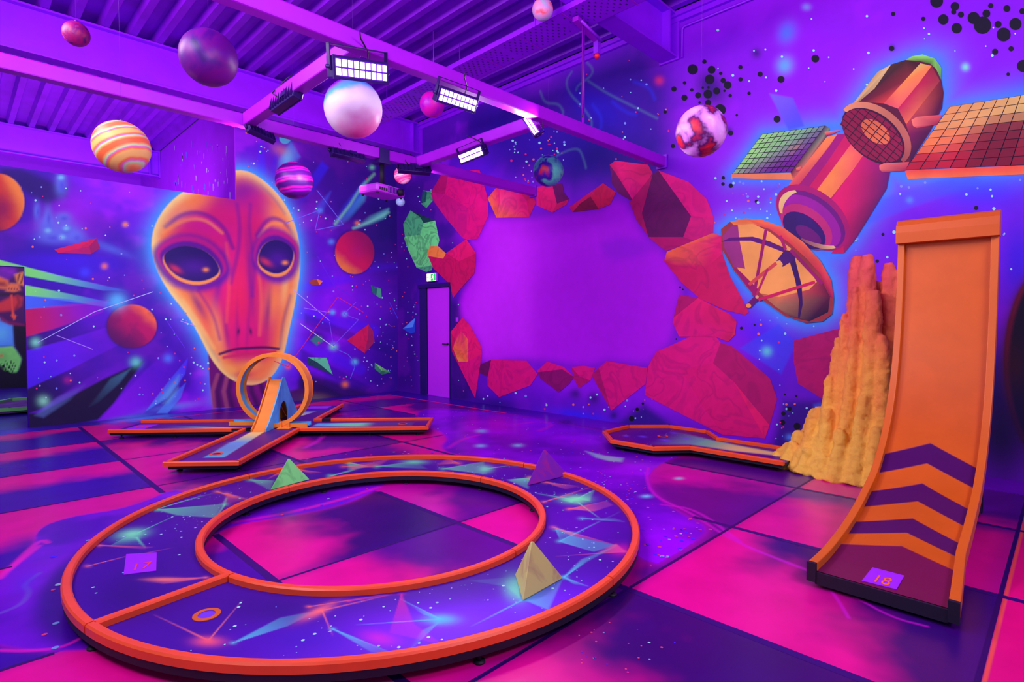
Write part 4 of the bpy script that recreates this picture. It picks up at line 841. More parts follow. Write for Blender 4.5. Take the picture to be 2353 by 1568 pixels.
    for pts in [[(0,1330),(60,1270),(95,1240),(110,1248)],[(0,1495),(60,1497),(140,1490),(190,1465)],[(90,1255),(20,1310)],[(540,1200),(660,1180),(780,1150),(870,1120)]]:
        S.stroke(smooth_open(pts), 6, (.92,.10,.72), .65, 5)
    S.stroke(smooth_open([(0,1410),(50,1390),(70,1360),(52,1345),(90,1318)]), 5, (.40,.35,.75), .6, 5); S.blob((60,1340),40,25,-30,(.32,.12,.85),.5); S.blob((650,1180),30,14,0,(.2,.2,.5),.6)
    S.poly([(1345,1037),(1390,1048),(1432,1053),(1428,1062),(1400,1060),(1370,1052)], (.55,.8,.75), .75, 3); S.blob((1300,970),22,7,0,(.25,.02,.3),.8)
    for c, r in [((1106,991),6),((1104,1025),6),((1190,1024),6),((1560,1100),5),((1485,1141),6)]: S.blob(c, r*2, r*.6, 0, (.45,.9,.95), .8)
    # stripe beside the ramp
    S.poly([(3.0,.22),(6.3,.22),(6.3,-.05),(2.0,-.05),(2.0,.2)], (.90,.03,.46), .96, .012, metres=True); S.stroke([(2.0,.22),(6.3,.22)], .012, (.97,.35,.25), .9, .006, metres=True)
    S.poly([(2.0,-.05),(6.4,-.05),(6.4,-.6),(2.0,-.6)], (.16,.03,.5), .95, .02, metres=True)
    S.blob((2320,1340),30,50,15,(.85,.03,.55),0)
# a fan of vertices, dense where the floor can be seen well
dist = sorted(set([.25, .6, .9, 1.2, 1.5]+[float((flo(1176, q)-EYE)@FW) for q in np.linspace(1600, 884, 460)]+[13.0, 14, 15.5, 17, 19, 21]))
rat = np.concatenate([np.linspace(-2.6, -.96, 12), np.linspace(-.95, .95, 1100), np.linspace(.96, 2.6, 12)])
Dm, Rm = np.meshgrid(np.array(dist), rat, indexing='ij')
f2 = np.array([math.cos(YAW), math.sin(YAW)]); r2 = np.array([math.sin(YAW), -math.cos(YAW)])
FP = Dm.ravel()[:, None]*f2[None]+(Dm*Rm).ravel()[:, None]*r2[None]
FP[:, 0] = np.minimum(FP[:, 0], XW+.1)
FS = Sheet(FP, lambda a, b: flo(a, b)[:2]); paint_floor(FS)
nr, nc = len(dist), len(rat)
ii = np.arange(nr-1)[:, None]*nc+np.arange(nc-1)[None, :]
FF = np.stack([ii, ii+1, ii+nc+1, ii+nc], -1).reshape(-1, 4)
floor = tag(sheet_object('floor', np.concatenate([FP, np.zeros((len(FP), 1))], 1), FF, FS.C, M['floor']), kind='structure')
rnd = random.Random(21); stars = []
FSC = [(.85,.25,.45),(.85,.25,.45),(.45,.62,.85),(.28,.12,.95),(.28,.12,.95),(.85,.08,.55),(.6,.8,.8)]
def fscatter(n, poly, rmin, rmax):
    P = np.array(poly); k = 0
    while k < n:
        a, b = rnd.uniform(*(P[:, 0].min(), P[:, 0].max())), rnd.uniform(*(P[:, 1].min(), P[:, 1].max()))
        if in_poly(a, b, poly):
            c = flo(a, b); s = rnd.uniform(rmin, rmax); stars.append((c, s, rnd.choice(FSC))); k += 1
fscatter(240, RIV[0], .004, .013); fscatter(26, RIV[1], .006, .013); fscatter(20, RIV[2], .008, .02); fscatter(60, [(1250,1090),(1420,1080),(1470,1150),(1400,1170)], .004, .009); fscatter(20, [(620,1060),(1000,1045),(1040,1030),(700,1050)], .006, .02); fscatter(24, [(1360,1400),(1560,1480),(1420,1560),(1300,1520)], .003, .007)
mb = MB()
for c, s, q in stars: mb.add([(c[0]+s*math.cos(k*PI/4), c[1]+s*math.sin(k*PI/4), .0015) for k in range(8)], [tuple(range(8))], tuple(lin(q)))
tag(mb.build('printed_stars', M['print'], floor), kind='stuff')

# joints between the printed panels and the pink border line: thin printed strips
RIVM = [FS.L(smooth_poly(r, 2)) for r in RIV]
mb = MB()
def strip(a, b, w, c, skip=True, z=.0009):
    a, b = np.array(a, float), np.array(b, float); L = np.hypot(*(b-a)); n = max(1, int(L/.06)); d = (b-a)/L; n_ = np.array((-d[1], d[0]))*w/2
    for k in range(n):
        p, q = a+(b-a)*k/n, a+(b-a)*(k+1)/n
        if skip and any(poly_sd(((p+q)/2)[None], R)[0] < .03 for R in RIVM): continue
        mb.add([(*(p-n_), z), (*(q-n_), z), (*(q+n_), z), (*(p+n_), z)], [(0,1,2,3)], tuple(lin(c)))
for q in TY[:-1]: strip((-4, q), (6.13, q), .020, (.16,.0,.36))
for q in TX[3:-1]: strip((q, -1.5), (q, 9.62), .045, (.18,.01,.42), z=.0006)
strip((-4, 9.64), (6.17, 9.64), .035, (.93,.05,.52), False); strip((6.155, 9.64), (6.155, 6.3), .05, (.90,.06,.50), False)
tag(mb.build('panel_joints', M['print'], floor), kind='stuff')

# ------------------------------------------------------------------ ceiling: trapezoidal steel deck on steel beams
mb = MB(); pitch, zt, zl = .31, 5.47, 5.36
prof = []; xx = -8.0
while xx < XW+.3:
    prof += [(xx, zt), (xx+.165, zt), (xx+.195, zl), (xx+.28, zl)]; xx += pitch
V = []; ysp = [-3.0, 3.0, 9.0, 18.5]
for p in prof:
    for q in ysp: V.append((p[0], q, p[1]))
F = [(a*4+k, a*4+k+1, a*4+k+5, a*4+k+4) for a in range(len(prof)-1) for k in range(3)]
mb.add(V, F); mb.box((-8, -3, 5.50), (XW+.3, 18.5, 5.56))
ceiling = tag(mb.build('ceiling', M['deck']), kind='structure')
def ibeam(name, yc, x0, x1, zb, zt_, fw=.20, ft=.025):
    mb = MB()
    mb.box((x0, yc-fw/2, zb), (x1, yc+fw/2, zb+ft)); mb.box((x0, yc-fw/2, zt_-ft), (x1, yc+fw/2, zt_)); mb.box((x0, yc-.012, zb+ft), (x1, yc+.012, zt_-ft))
    o = mb.build(name, M['violet_lit_steel']); tag(o, kind='structure')
    mb = MB(); mb.box((x1-.03, yc-fw/2-.02, zb-.02), (x1-.004, yc+fw/2+.02, zt_)); mb.box((x1-.22, yc-fw/2, zb+ft), (x1-.20, yc+fw/2, zt_-ft)); mb.build('end_plate', M['violet_lit_steel'], o)
    return o
ibeam('trim_1', 9.25, -8, XW-.006, 4.76, 5.355); ibeam('trim_2', 3.76, -8, XW-.006, 4.80, 5.355, .24); ibeam('trim_3', 14.9, -8, STEP_X-.002, 4.78, 5.355)
# cornice and conduit on the right wall
mb = MB(); mb.box((XW-.05, -2.2, 5.24), (XW+.2, YW, 5.36)); mb.box((XW-.09, -2.2, 5.30), (XW-.05, YW, 5.36)); tag(mb.build('trim_4', M['violet_lit_steel']), kind='structure')
mb = MB(); mb.tube([(XW-.03, -2.0, 5.16), (XW-.03, 3.55, 5.16), (XW-.03, 3.58, 5.13), (XW-.03, 3.58, 4.78)], .014, 8); tag(mb.build('trim_5', M['violet_lit_steel']), kind='structure')
mb = MB(); mb.box((STEP_X-.012, YW-.004, LOW_TOP), (STEP_X, YW+.14, HIGH_TOP)); tag(mb.build('trim_6', M['violet_wall']), kind='structure')

# ------------------------------------------------------------------ door in the right wall
door = thing('door_1', (XW, (DY0+DY1)/2, 0), None, None); door['kind'] = 'structure'
mb = MB(); mb.bevbox((XW+.012, DY0+.004, .012), (XW+.05, DY1-.01, DZ-.012), .004); leaf = mb.build('door_leaf', M['door'], door)
mb = MB(); mb.tube([(XW+.012, DY0+.09, 1.03), (XW-.03, DY0+.09, 1.03), (XW-.035, DY0+.10, 1.03), (XW-.035, DY0+.20, 1.03)], .010, 8); mb.cyl((XW+.013, DY0+.09, 1.03), (XW+.006, DY0+.09, 1.03), .026); mb.build('door_handle', M['black'], leaf)
mb = MB(); mb.box((XW-.008, DY0+.01, .002), (XW+.014, DY1-.01, .011)); mb.build('threshold', M['plate'], door)
mb = MB(); mb.box((XW-.02, DY1, 0), (XW+.12, DY1+.21, DZ)); mb.box((XW-.03, DY0-.02, 0), (XW+.12, DY0, DZ)); mb.box((XW-.05, DY0-.02, DZ), (XW+.12, DY1+.23, DZ+.07)); mb.build('door_frame', M['navy'], door)
# ------------------------------------------------------------------ hanging light frame of square bars
BZ0, BZ1 = 3.45, 3.60; BY1, BY2, CX1, CX2 = 3.86, 6.16, 2.23, 4.39
rig = thing('light_frame', (3.3, 5.0, BZ1), 'white violet-lit square-tube lighting frame hung below the ceiling, carrying eight floodlights', 'lighting frame')
def squarebar(name, a, b, w=.11, h=.13):
    mb = MB(); mb.bar(a, b, w, h); o = mb.build(name, M['violet_lit_bar'], rig); bv = o.modifiers.new('bevel', 'BEVEL'); bv.width = .012; bv.segments = 2; return o
zc = (BZ0+BZ1)/2
squarebar('long_bar', (-3.0, BY1, zc), (XW-.03, BY1, zc)); squarebar('long_bar', (-3.0, BY2, zc), (XW-.03, BY2, zc))
squarebar('cross_bar', (CX1, BY1+.055, zc), (CX1, BY2-.055, zc)); squarebar('cross_bar', (CX2, BY1+.055, zc), (CX2, BY2-.055, zc))
for yb in (BY1, BY2):
    mb = MB(); mb.box((XW-.035, yb-.075, BZ0-.01), (XW-.007, yb+.075, BZ1+.01)); mb.build('wall_plate', M['purple_metal'], rig)
for (xr, yr) in ((4.97, BY1),):
    mb = MB(); mb.cyl((xr, yr, BZ1-.03), (xr, yr, 4.733), .016, 10); rod = mb.build('hanger_rod', M['violet_lit_bar'], rig)
    mb = MB(); mb.tube([(xr-.02, yr-.012, 4.72), (xr-.02, yr-.014, 4.5), (xr-.025, yr-.012, 4.1), (xr-.02, yr-.014, 3.72), (xr-.05, yr-.03, 3.66)], .006, 6); mb.build('cable', M['black'], rod)

# ------------------------------------------------------------------ ultraviolet floodlights on the frame
def make_flood(lit_mat):
    r = thing('led_floodlight', (0,0,0), None, 'floodlight', 'floodlights on the lighting frame')
    L, D, H = .25, .05, .075                                     # half length, half depth, half height; face looks along -y
    mb = MB(); mb.bevbox((-L, -.03, -H), (L, D, H), .008); mb.bevbox((-L-.004, -.038, -H-.004), (L+.004, -.028, H+.004), .003); hs = mb.build('housing', M['lampbody'], r)
    mb = MB()
    for k in range(9): mb.box((-L+.03+k*.0575-.003, D, -H+.012), (-L+.03+k*.0575+.003, D+.022, H-.012))
    mb.build('cooling_fins', M['lampbody'], hs)
    mb = MB(); mb.box((-.11, D+.0005, -.03), (.0, D+.026, .03)); mb.build('driver_box', M['lampbody'], hs)
    mb = MB()
    for sx in (-1, 1):
        mb.box((sx*(L+.012)-.004, -.018, -.02), (sx*(L+.012)+.004, .018, .15)); mb.cyl((sx*(L-.01), 0, .0), (sx*(L+.034), 0, .0), .014, 10, True)
    mb.box((-L-.016, -.018, .145), (L+.016, .018, .152)); mb.build('yoke', M['lampbody'], r)
    mb = MB(); mb.tube([(.1, D+.01, .02), (.16, D+.05, .06), (.14, .06, .14), (.05, .03, .22), (.02, .0, .26)], .006, 6); mb.build('cable', M['black'], r)
    pn = MB(); pn.box((-L+.012, -.0405, -H+.012), (L-.012, -.0385, H-.012)); panel = pn.build('led_panel', M['dark_slot'], r)
    cell = MB(); cell.box((-.0190, -.006, -.0235), (.0190, 0, .0235)); me = cell.mesh('led_cell', lit_mat)
    for i in range(9):
        for j in range(2):
            c = bpy.data.objects.new('led_cell', me); COL.objects.link(c); c.parent = panel; c.location = (-L+.038+i*.053, -.0408, -.03+j*.06)
    return r
flood0 = make_flood(M['led'])
def put_flood(o, pl, pr, face, label, watt=LAMP_WATT):
    pl, pr = np.array(pl, float), np.array(pr, float); X = pr-pl; Ln = np.linalg.norm(X); X /= Ln
    fwd = np.array(face, float); fwd -= (fwd@X)*X; fwd /= np.linalg.norm(fwd); Yv = -fwd; Zv = np.cross(X, Yv)
    if Zv[2] < 0: X, Zv = -X, -Zv
    s = Ln/.53; c = (pl+pr)/2
    mm = Matrix.Identity(4)
    for k in range(3): mm[k][0] = X[k]*s; mm[k][1] = Yv[k]*s; mm[k][2] = Zv[k]*s; mm[k][3] = c[k]
    o.matrix_world = mm; o['label'] = label
    area('floodlight_beam', Vector(c+fwd*.06*s), Vector(fwd), .46*s, .11*s, watt, LAMP_COLOR, PI*.95)
def pp(px, py, axis, v): return on(px, py, axis, v)
FL = [
 (pp(755,152,1,BY1-.10), pp(888,170,1,BY1-.05), (-.25,-1,-.35), 'lit UV floodlight above the large white planet, leftmost of the lit ones'),
 (pp(1000,212,1,BY1-.09), pp(1093,243,1,BY1-.09), (0,-1,-.55), 'lit UV floodlight under the long front bar, beside the spotted magenta planet'),
 (pp(1058,366,0,CX2-.08), pp(1115,343,0,CX2-.08), (-1,0,-.5), 'lit UV floodlight on the right cross bar, lowest of the lit ones'),
 (pp(1208,270,1,BY1+.10), pp(1236,312,1,BY1-.06), (-.45,-.6,-.40), 'UV floodlight tilted at the right corner of the frame, lit panel seen edge on'),
 (pp(635,247,0,CX1), pp(690,207,0,CX1), (1,0,-.25), 'dark floodlight seen from behind on the left cross bar, uppermost of the dark ones'),
 (pp(565,292,1,BY2-.12), pp(630,322,1,BY2-.02), (.1,1,-.55), 'dark floodlight seen from behind at the left corner of the frame, above the wall step'),
 (pp(757,345,1,BY2), pp(838,364,1,BY2), (0,1,-.4), 'dark floodlight on the rear bar just left of the projector pole'),
 (pp(913,385,1,BY2+.02), pp(990,392,1,BY2-.12), (.1,1,-.35), 'dark floodlight on the rear bar right of the projector, in front of a pink planet'),
]
proto_parts = flood0
for k, (a, b, fc, lb) in enumerate(FL):
    o = flood0 if k == 0 else copy_tree(proto_parts)
    put_flood(o, a, b, fc, lb, LAMP_WATT*(1.0, 1.0, .4, .7, .04, .9, .9, .9)[k])

# ------------------------------------------------------------------ projector under the rear bar
pc = on(878, 441, 1, BY2)
pj = thing('projector', (pc[0], pc[1], pc[2]), 'violet-lit white ceiling projector on a pole under the rear bar', 'projector')
rotz = Matrix.Rotation(math.radians(12), 4, 'Z')
def rot(mb):
    c = Vector(pc); mb.v = [tuple(c+rotz@(Vector(p)-c)) for p in mb.v]; return mb
x, y, z = pc
mb = MB(); mb.bevbox((x-.24, y-.17, z-.055), (x+.24, y+.17, z+.055), .03); body = rot(mb).build('body', M['projector'], pj)
mb = MB(); mb.cyl((x+.13, y-.165, z-.005), (x+.13, y-.215, z-.005), .045, 20); rot(mb).build('lens', M['black'], body)
mb = MB()
for k in range(11): mb.box((x-.06+k*.026, y-.1745, z-.035), (x-.046+k*.026, y-.1685, z+.035))
rot(mb).build('vent', M['dark_slot'], body)
mb = MB()
for k in range(4): mb.bevbox((x-.21+k*.036, y-.176, z-.03), (x-.184+k*.036, y-.168, z+.005), .004)
rot(mb).build('socket_panel', M['black'], body)
mb = MB()
for sx in (-1, 1):
    for sy in (-1, 1): mb.cyl((x+sx*.2, y+sy*.13, z-.055), (x+sx*.2, y+sy*.13, z-.07), .014, 10)
rot(mb).build('foot', M['black'], body)
mb = MB(); mb.cyl((x, y, z+.09), (x, y, BZ0-.045), .03, 14); mb.cyl((x, y, z+.055), (x, y, z+.10), .05, 14); pole = mb.build('pole', M['black'], pj)
mb = MB()
for k in range(4):
    q = k*PI/2+.6; mb.bar((x, y, z+.075), (x+.14*math.cos(q), y+.14*math.sin(q), z+.058), .025, .012)
mb.build('mount_arms', M['black'], pj)
mb = MB(); mb.box((x-.09, y-.075, BZ0-.045), (x+.09, y+.075, BZ0-.003)); mb.box((x-.07, y-.068, BZ0-.01), (x+.07, y-.058, BZ1-.01)); mb.build('bar_clamp', M['lampbody'], pj)

# ------------------------------------------------------------------ cable tray, tray-mounted fitting
tray = thing('cable_tray', (5.3, 6.3, 5.0), 'long perforated violet-lit steel cable tray under the ceiling beside the right wall', 'cable tray')
mb = MB(); mb.box((5.06, 2.2, 4.998), (5.53, 9.1, 5.002)); bot = mb.build('tray_bottom', M['violet_lit_steel'], tray)
for xs in (5.06, 5.53):
    mb = MB(); mb.box((xs-.003, 2.2, 4.998), (xs+.003, 9.1, 5.06)); mb.build('side_flange', M['violet_lit_steel'], tray)
mb = MB()
for j in range(150):
    yy = 2.3+j*.045
    for i in range(7):
        if (i+j) % 2 == 0 and (j % 22) not in (0, 1): mb.box((5.10+i*.055, yy, 4.9955), (5.128+i*.055, yy+.016, 4.9975))
tag(mb.build('perforation', M['dark_slot'], bot), kind='stuff')
for j in range(9):
    mb = MB(); mb.box((5.06, 2.75+j*.72, 4.99), (5.54, 2.765+j*.72, 4.9955)); mb.build('cross_rib', M['violet_lit_bar'], tray)
for yy in (2.6, 4.6, 6.6, 8.6):
    for xs in (5.05, 5.54):
        mb = MB(); mb.cyl((xs, yy, 4.99), (xs, yy, 5.62), .006, 8); mb.build('threaded_rod', M['violet_lit_steel'], tray)
tray.location = (4.92, 5.9, 4.735); tray.scale = (.93, .93, 1)       # hung lower than the deck beams
fit = thing('tray_light_fitting', (5.02, 3.9, 4.69), 'small batten light with a red cap clipped under the cable tray', 'light fitting')
fa, fb = on(1322, 43, 2, 4.69), on(1372, 92, 2, 4.67)
mb = MB(); mb.bar(fa, fb, .07, .05); mb.build('batten', M['violet_lit_bar'], fit)
d = (fb-fa)/np.linalg.norm(fb-fa); s_ = np.array([-d[1], d[0], 0])*.05
mb = MB(); mb.cyl(fa-s_+d*.04+np.array([0,0,-.02]), fb-s_+np.array([0,0,-.02]), .014, 10); mb.build('tube', M['plate'], fit)
mb = MB(); mb.box(tuple(fb-[.03,.03,.16]), tuple(fb+[.03,.03,0])); br = mb.build('bracket', M['purple_metal'], fit)
mb = MB(); mb.sphere(tuple(fb-[0,0,.18]), .032, 14, 10); mb.build('red_cap', M['red'], fit)

# ------------------------------------------------------------------ exit sign over the door, switch plate
ex = thing('exit_sign', (XW-.002, 8.82, 2.315), 'glowing green and white emergency exit sign above the door', 'exit sign')
mb = MB(); mb.bevbox((XW-.055, 8.665, 2.235), (XW-.004, 8.975, 2.40), .008); mb.build('sign_box', M['plate'], ex)
M['sign_white'] = glowing('sign_white_glow', (.98,.95,.72), 2.6); M['sign_green'] = glowing('sign_green_glow', (.1,.75,.35), .9)
mb = MB(); mb.box((XW-.057, 8.675, 2.245), (XW-.0555, 8.965, 2.39)); face = mb.build('sign_face', M['sign_white'], ex)
mb = MB(); mb.box((XW-.0585, 8.68, 2.25), (XW-.0575, 8.84, 2.385)); mb.build('green_field', M['sign_green'], face)
mb = MB()
def sb(y0, z0, y1, z1, w): mb.bar((XW-.0592, y0, z0), (XW-.0592, y1, z1), w, .0006, up=(1,0,0))
mb.add([(XW-.0592, 8.752+.009*math.cos(k*PI/6), 2.366+.009*math.sin(k*PI/6)) for k in range(12)], [tuple(range(12))])
sb(8.765,2.352,8.772,2.312,.018); sb(8.77,2.345,8.745,2.33,.008); sb(8.77,2.345,8.80,2.335,.008); sb(8.772,2.315,8.75,2.29,.010); sb(8.75,2.29,8.755,2.262,.009); sb(8.774,2.315,8.80,2.29,.010); sb(8.80,2.29,8.825,2.285,.009)
mb.build('running_figure', M['sign_white'], face)
mb = MB(); mb.bar((XW-.0592, 8.955, 2.318), (XW-.0592, 8.895, 2.318), .014, .0006, up=(1,0,0)); mb.bar((XW-.0592, 8.865, 2.318), (XW-.0592, 8.888, 2.340), .012, .0006, up=(1,0,0)); mb.bar((XW-.0592, 8.865, 2.318), (XW-.0592, 8.888, 2.296), .012, .0006, up=(1,0,0)); mb.build('arrow', M['sign_green'], face)
sw = thing('wall_switch', (XW-.002, 8.10, 1.49), 'small violet light switch plate on the wall right of the door', 'switch')
mb = MB(); mb.bevbox((XW-.014, 8.065, 1.445), (XW-.002, 8.14, 1.535), .004); mb.build('plate', M['plate'], sw)
mb = MB(); mb.bevbox((XW-.019, 8.082, 1.465), (XW-.0135, 8.123, 1.515), .002); mb.build('rocker', M['door'], sw)

# ------------------------------------------------------------------ planet balls hung on threads
def planet_mat(name, kind, cols, scale=2.0, tilt=(0,0,0), dist=1.0, seed=0.0):
    mt, t, p = nt(name); tc = add(t, 'ShaderNodeTexCoord'); mp = add(t, 'ShaderNodeMapping'); mp.inputs['Rotation'].default_value = tilt; mp.inputs['Location'].default_value = (seed, seed*.7, seed*1.3)
    t.links.new(tc.outputs['Object'], mp.inputs[0])
    if kind == 'band':
        w = add(t, 'ShaderNodeTexWave', bands_direction='Z', i_Scale=scale, i_Distortion=dist*3, i_Detail=4.0); w.inputs['Detail Scale'].default_value = 1.4; t.links.new(mp.outputs[0], w.inputs['Vector']); src = w.outputs['Fac']
    elif kind == 'zones':                  # zones by latitude, edges broken up by noise
        sp = add(t, 'ShaderNodeSeparateXYZ'); t.links.new(mp.outputs[0], sp.inputs[0]); nz = add(t, 'ShaderNodeTexNoise', i_Scale=7.0, i_Detail=4.0); t.links.new(tc.outputs['Object'], nz.inputs['Vector'])
        a = add(t, 'ShaderNodeMath', operation='MULTIPLY_ADD'); a.inputs[1].default_value = dist; t.links.new(nz.outputs[0], a.inputs[0]); t.links.new(sp.outputs['Z'], a.inputs[2])
        w = add(t, 'ShaderNodeMapRange'); w.inputs['From Min'].default_value = -scale+dist*.5; w.inputs['From Max'].default_value = scale+dist*.5; t.links.new(a.outputs[0], w.inputs['Value']); src = w.outputs[0]
    else:
        w = add(t, 'ShaderNodeTexNoise', i_Scale=scale, i_Detail=4.0, i_Distortion=dist); t.links.new(mp.outputs[0], w.inputs['Vector']); src = w.outputs[0]
    n = len(cols); lo, hi = (.08, .92) if kind == 'band' else (.30, .70)
    r = ramp_node(t, [((i/(n-1) if kind == 'zones' else lo+(hi-lo)*i/(n-1)), lin(c)) for i, c in enumerate(cols)])
    t.links.new(src, r.inputs[0]); t.links.new(r.outputs[0], p.inputs['Base Color']); p.inputs['Roughness'].default_value = .42; p.inputs['Specular IOR Level'].default_value = .3
    return mt
def ball(px, py, rpx, R, label, mat):
    d = ray(px, py); P = EYE+d*(R*FPX/rpx)/math.sqrt(1+.55*((px-1176)**2+(py-784)**2)/FPX**2)
    r = thing('planet_ball', P, label, 'planet', 'planet balls hung from the ceiling')
    mb = MB(); mb.sphere((0,0,0), R, 40, 24); mb.build('sphere', mat, r, local=True)
    top = 5.49
    mb = MB(); mb.cyl((0,0,R-.004), (0,0,R+.012), .010, 10); mb.build('hook', M['thread'], r, local=True)
    mb = MB(); mb.cyl((0,0,R), (0,0,top-P[2]), .0006, 5); mb.build('thread', M['thread'], r, local=True)
    return r
ball(175,78,22,.10,'small dim crimson planet, uppermost at the far left beside the steel beam', planet_mat('planet_crimson','noise',[(.28,.02,.38),(.58,.05,.36),(.42,.02,.42),(.75,.22,.40)],9,dist=1.5,seed=2))
ball(480,133,54,.20,'dusky violet planet with dark patches below the ribbed ceiling at left', planet_mat('planet_dusky','noise',[(.16,.01,.36),(.28,.02,.48),(.42,.03,.50),(.38,.03,.55)],3.2,dist=1.2,seed=1))
ball(280,338,50,.20,'bright orange planet banded with pale green and pink', planet_mat('planet_orange','band',[(.97,.45,.25),(.98,.72,.42),(.72,.95,.66),(.9,.45,.75),(.98,.5,.25),(.96,.78,.42)],1.9,(.35,.35,0),.55,.3))
ball(812,250,61,.28,'large white planet with a blue band and pink shade under a lit floodlight', planet_mat('planet_white','zones',[(.92,.25,.62),(.88,.62,.80),(.90,.84,.90),(.90,.85,.91),(.86,.78,.92),(.30,.66,.95),(.55,.06,.82),(.55,.05,.80)],.28,(.30,.25,0),.12))
ball(1247,22,22,.11,'small green and coral planet at the top edge of the picture', planet_mat('planet_coral','noise',[(.4,.85,.6),(.75,.6,.85),(.92,.55,.75),(.95,.3,.35)],7,dist=.8,seed=3))
ball(993,240,27,.15,'spotted magenta planet half hidden by a lit floodlight', planet_mat('planet_spotted','noise',[(.45,.0,.65),(.75,.02,.8),(.85,.04,.7),(.82,.03,.65)],7,dist=.3,seed=5))
ball(1611,302,53,.19,'red and white mottled planet in front of the black paint spots', planet_mat('planet_mottled','noise',[(.95,.82,.97),(.88,.62,.95),(.84,.52,.92),(.30,.05,.36),(.90,.12,.16),(.62,.05,.2)],4.4,dist=.35,seed=7))
ball(1260,393,34,.19,'blue planet with teal swirls and red patches above the painted rock ring', planet_mat('planet_teal','noise',[(.75,.08,.3),(.25,.05,.62),(.22,.06,.6),(.35,.75,.68),(.3,.65,.7),(.3,.08,.65),(.85,.15,.3)],3.4,(0,.2,0),.4,4))
ball(676,415,39,.24,'dark magenta and violet striped planet right of the alien head', planet_mat('planet_striped','band',[(.25,.02,.42),(.78,.06,.6),(.35,.03,.5),(.62,.05,.72),(.28,.02,.45)],1.3,(.15,.2,0),.6,1))
ball(925,403,19,.14,'pink planet with pale stripes behind the rightmost dark floodlight', planet_mat('planet_pink','band',[(.95,.25,.6),(.97,.55,.75),(.95,.2,.6),(.98,.7,.85)],2.6,(.2,.3,0),1.0,2))
ball(920,464,10,.085,'tiny pale cyan and pink banded planet below the projector', planet_mat('planet_pale','band',[(.55,.85,.95),(.85,.6,.95),(.5,.8,.95)],8,(.1,.2,0),.6,2))
# ------------------------------------------------------------------ minigolf courses
ZT, ZD = .12, .085                                    # top of the rails, top of the printed decks
RAILP = [(-.022,-.042),(.022,-.042),(.022,-.008),(.014,0),(-.014,0),(-.022,-.008)]
def rail(name, path, parent, closed=False):
    mb = MB(); mb.sweep([(p[0], p[1], ZT) for p in path], RAILP, closed); return mb.build(name, M['orange'], parent)
def feet(parent, pts):
    for p in pts:
        mb = MB(); mb.cyl((p[0], p[1], .0), (p[0], p[1], .008), .026, 10); mb.cyl((p[0], p[1], .008), (p[0], p[1], .05), .009, 8); mb.build('foot', M['black'], parent)
def cup(parent, c, r, mat):
    """hole edge ring with a recessed cup"""
    mb = MB(); mb.disc(c, r, ZD+.004, 36, r*.62); mb.add([(c[0]+r*math.cos(2*PI*k/36), c[1]+r*math.sin(2*PI*k/36), ZD+h) for h in (.0005, .004) for k in range(36)], [(k, (k+1) % 36, 36+(k+1) % 36, 36+k) for k in range(36)]); h = mb.build('hole_ring', mat, parent)
    mb = MB(); n = 28
    mb.add([(c[0]+r*.62*math.cos(2*PI*k/n), c[1]+r*.62*math.sin(2*PI*k/n), z) for z in (ZD+.0035, ZD+.0012) for k in range(n)], [(k, (k+1) % n, n+(k+1) % n, n+k) for k in range(n)]); mb.disc(c, r*.62, ZD+.0012, n); mb.build('cup', M['cup'] if mat == M['ramp_edge'] else M['hole'], h)
def glyphs(txt, size):
    cu = bpy.data.curves.new('digits', 'FONT'); cu.body = txt; cu.size = size; cu.align_x = 'CENTER'; cu.align_y = 'CENTER'; cu.extrude = .0006
    o = bpy.data.objects.new('digits', cu); COL.objects.link(o)
    me = bpy.data.meshes.new_from_object(o.evaluated_get(bpy.context.evaluated_depsgraph_get())); bpy.data.objects.remove(o); return me
def number_plate(parent, corners, txt, mat, size, reading, shift=(0,0), wide=1.25):
    mb = MB(); P = [np.array(c, float) for c in corners]; mb.add([(p[0], p[1], ZD+h) for h in (.0006, .003) for p in P], [(4,5,6,7),(0,1,5,4),(1,2,6,5),(2,3,7,6),(3,0,4,7)]); pl = mb.build('number_plate', M['plate'], parent)
    c = flo(*shift, ZD)[:2]
    me = glyphs(txt, size); me.materials.clear(); me.materials.append(mat)
    o = bpy.data.objects.new('digits', me); COL.objects.link(o); o.parent = pl
    org = parent['_o']; o.matrix_local = Matrix.Translation((c[0]-org[0], c[1]-org[1], ZD+.0042)) @ Matrix.Rotation(reading, 4, 'Z') @ Matrix.Diagonal((wide, 1, 1, 1))
    return pl

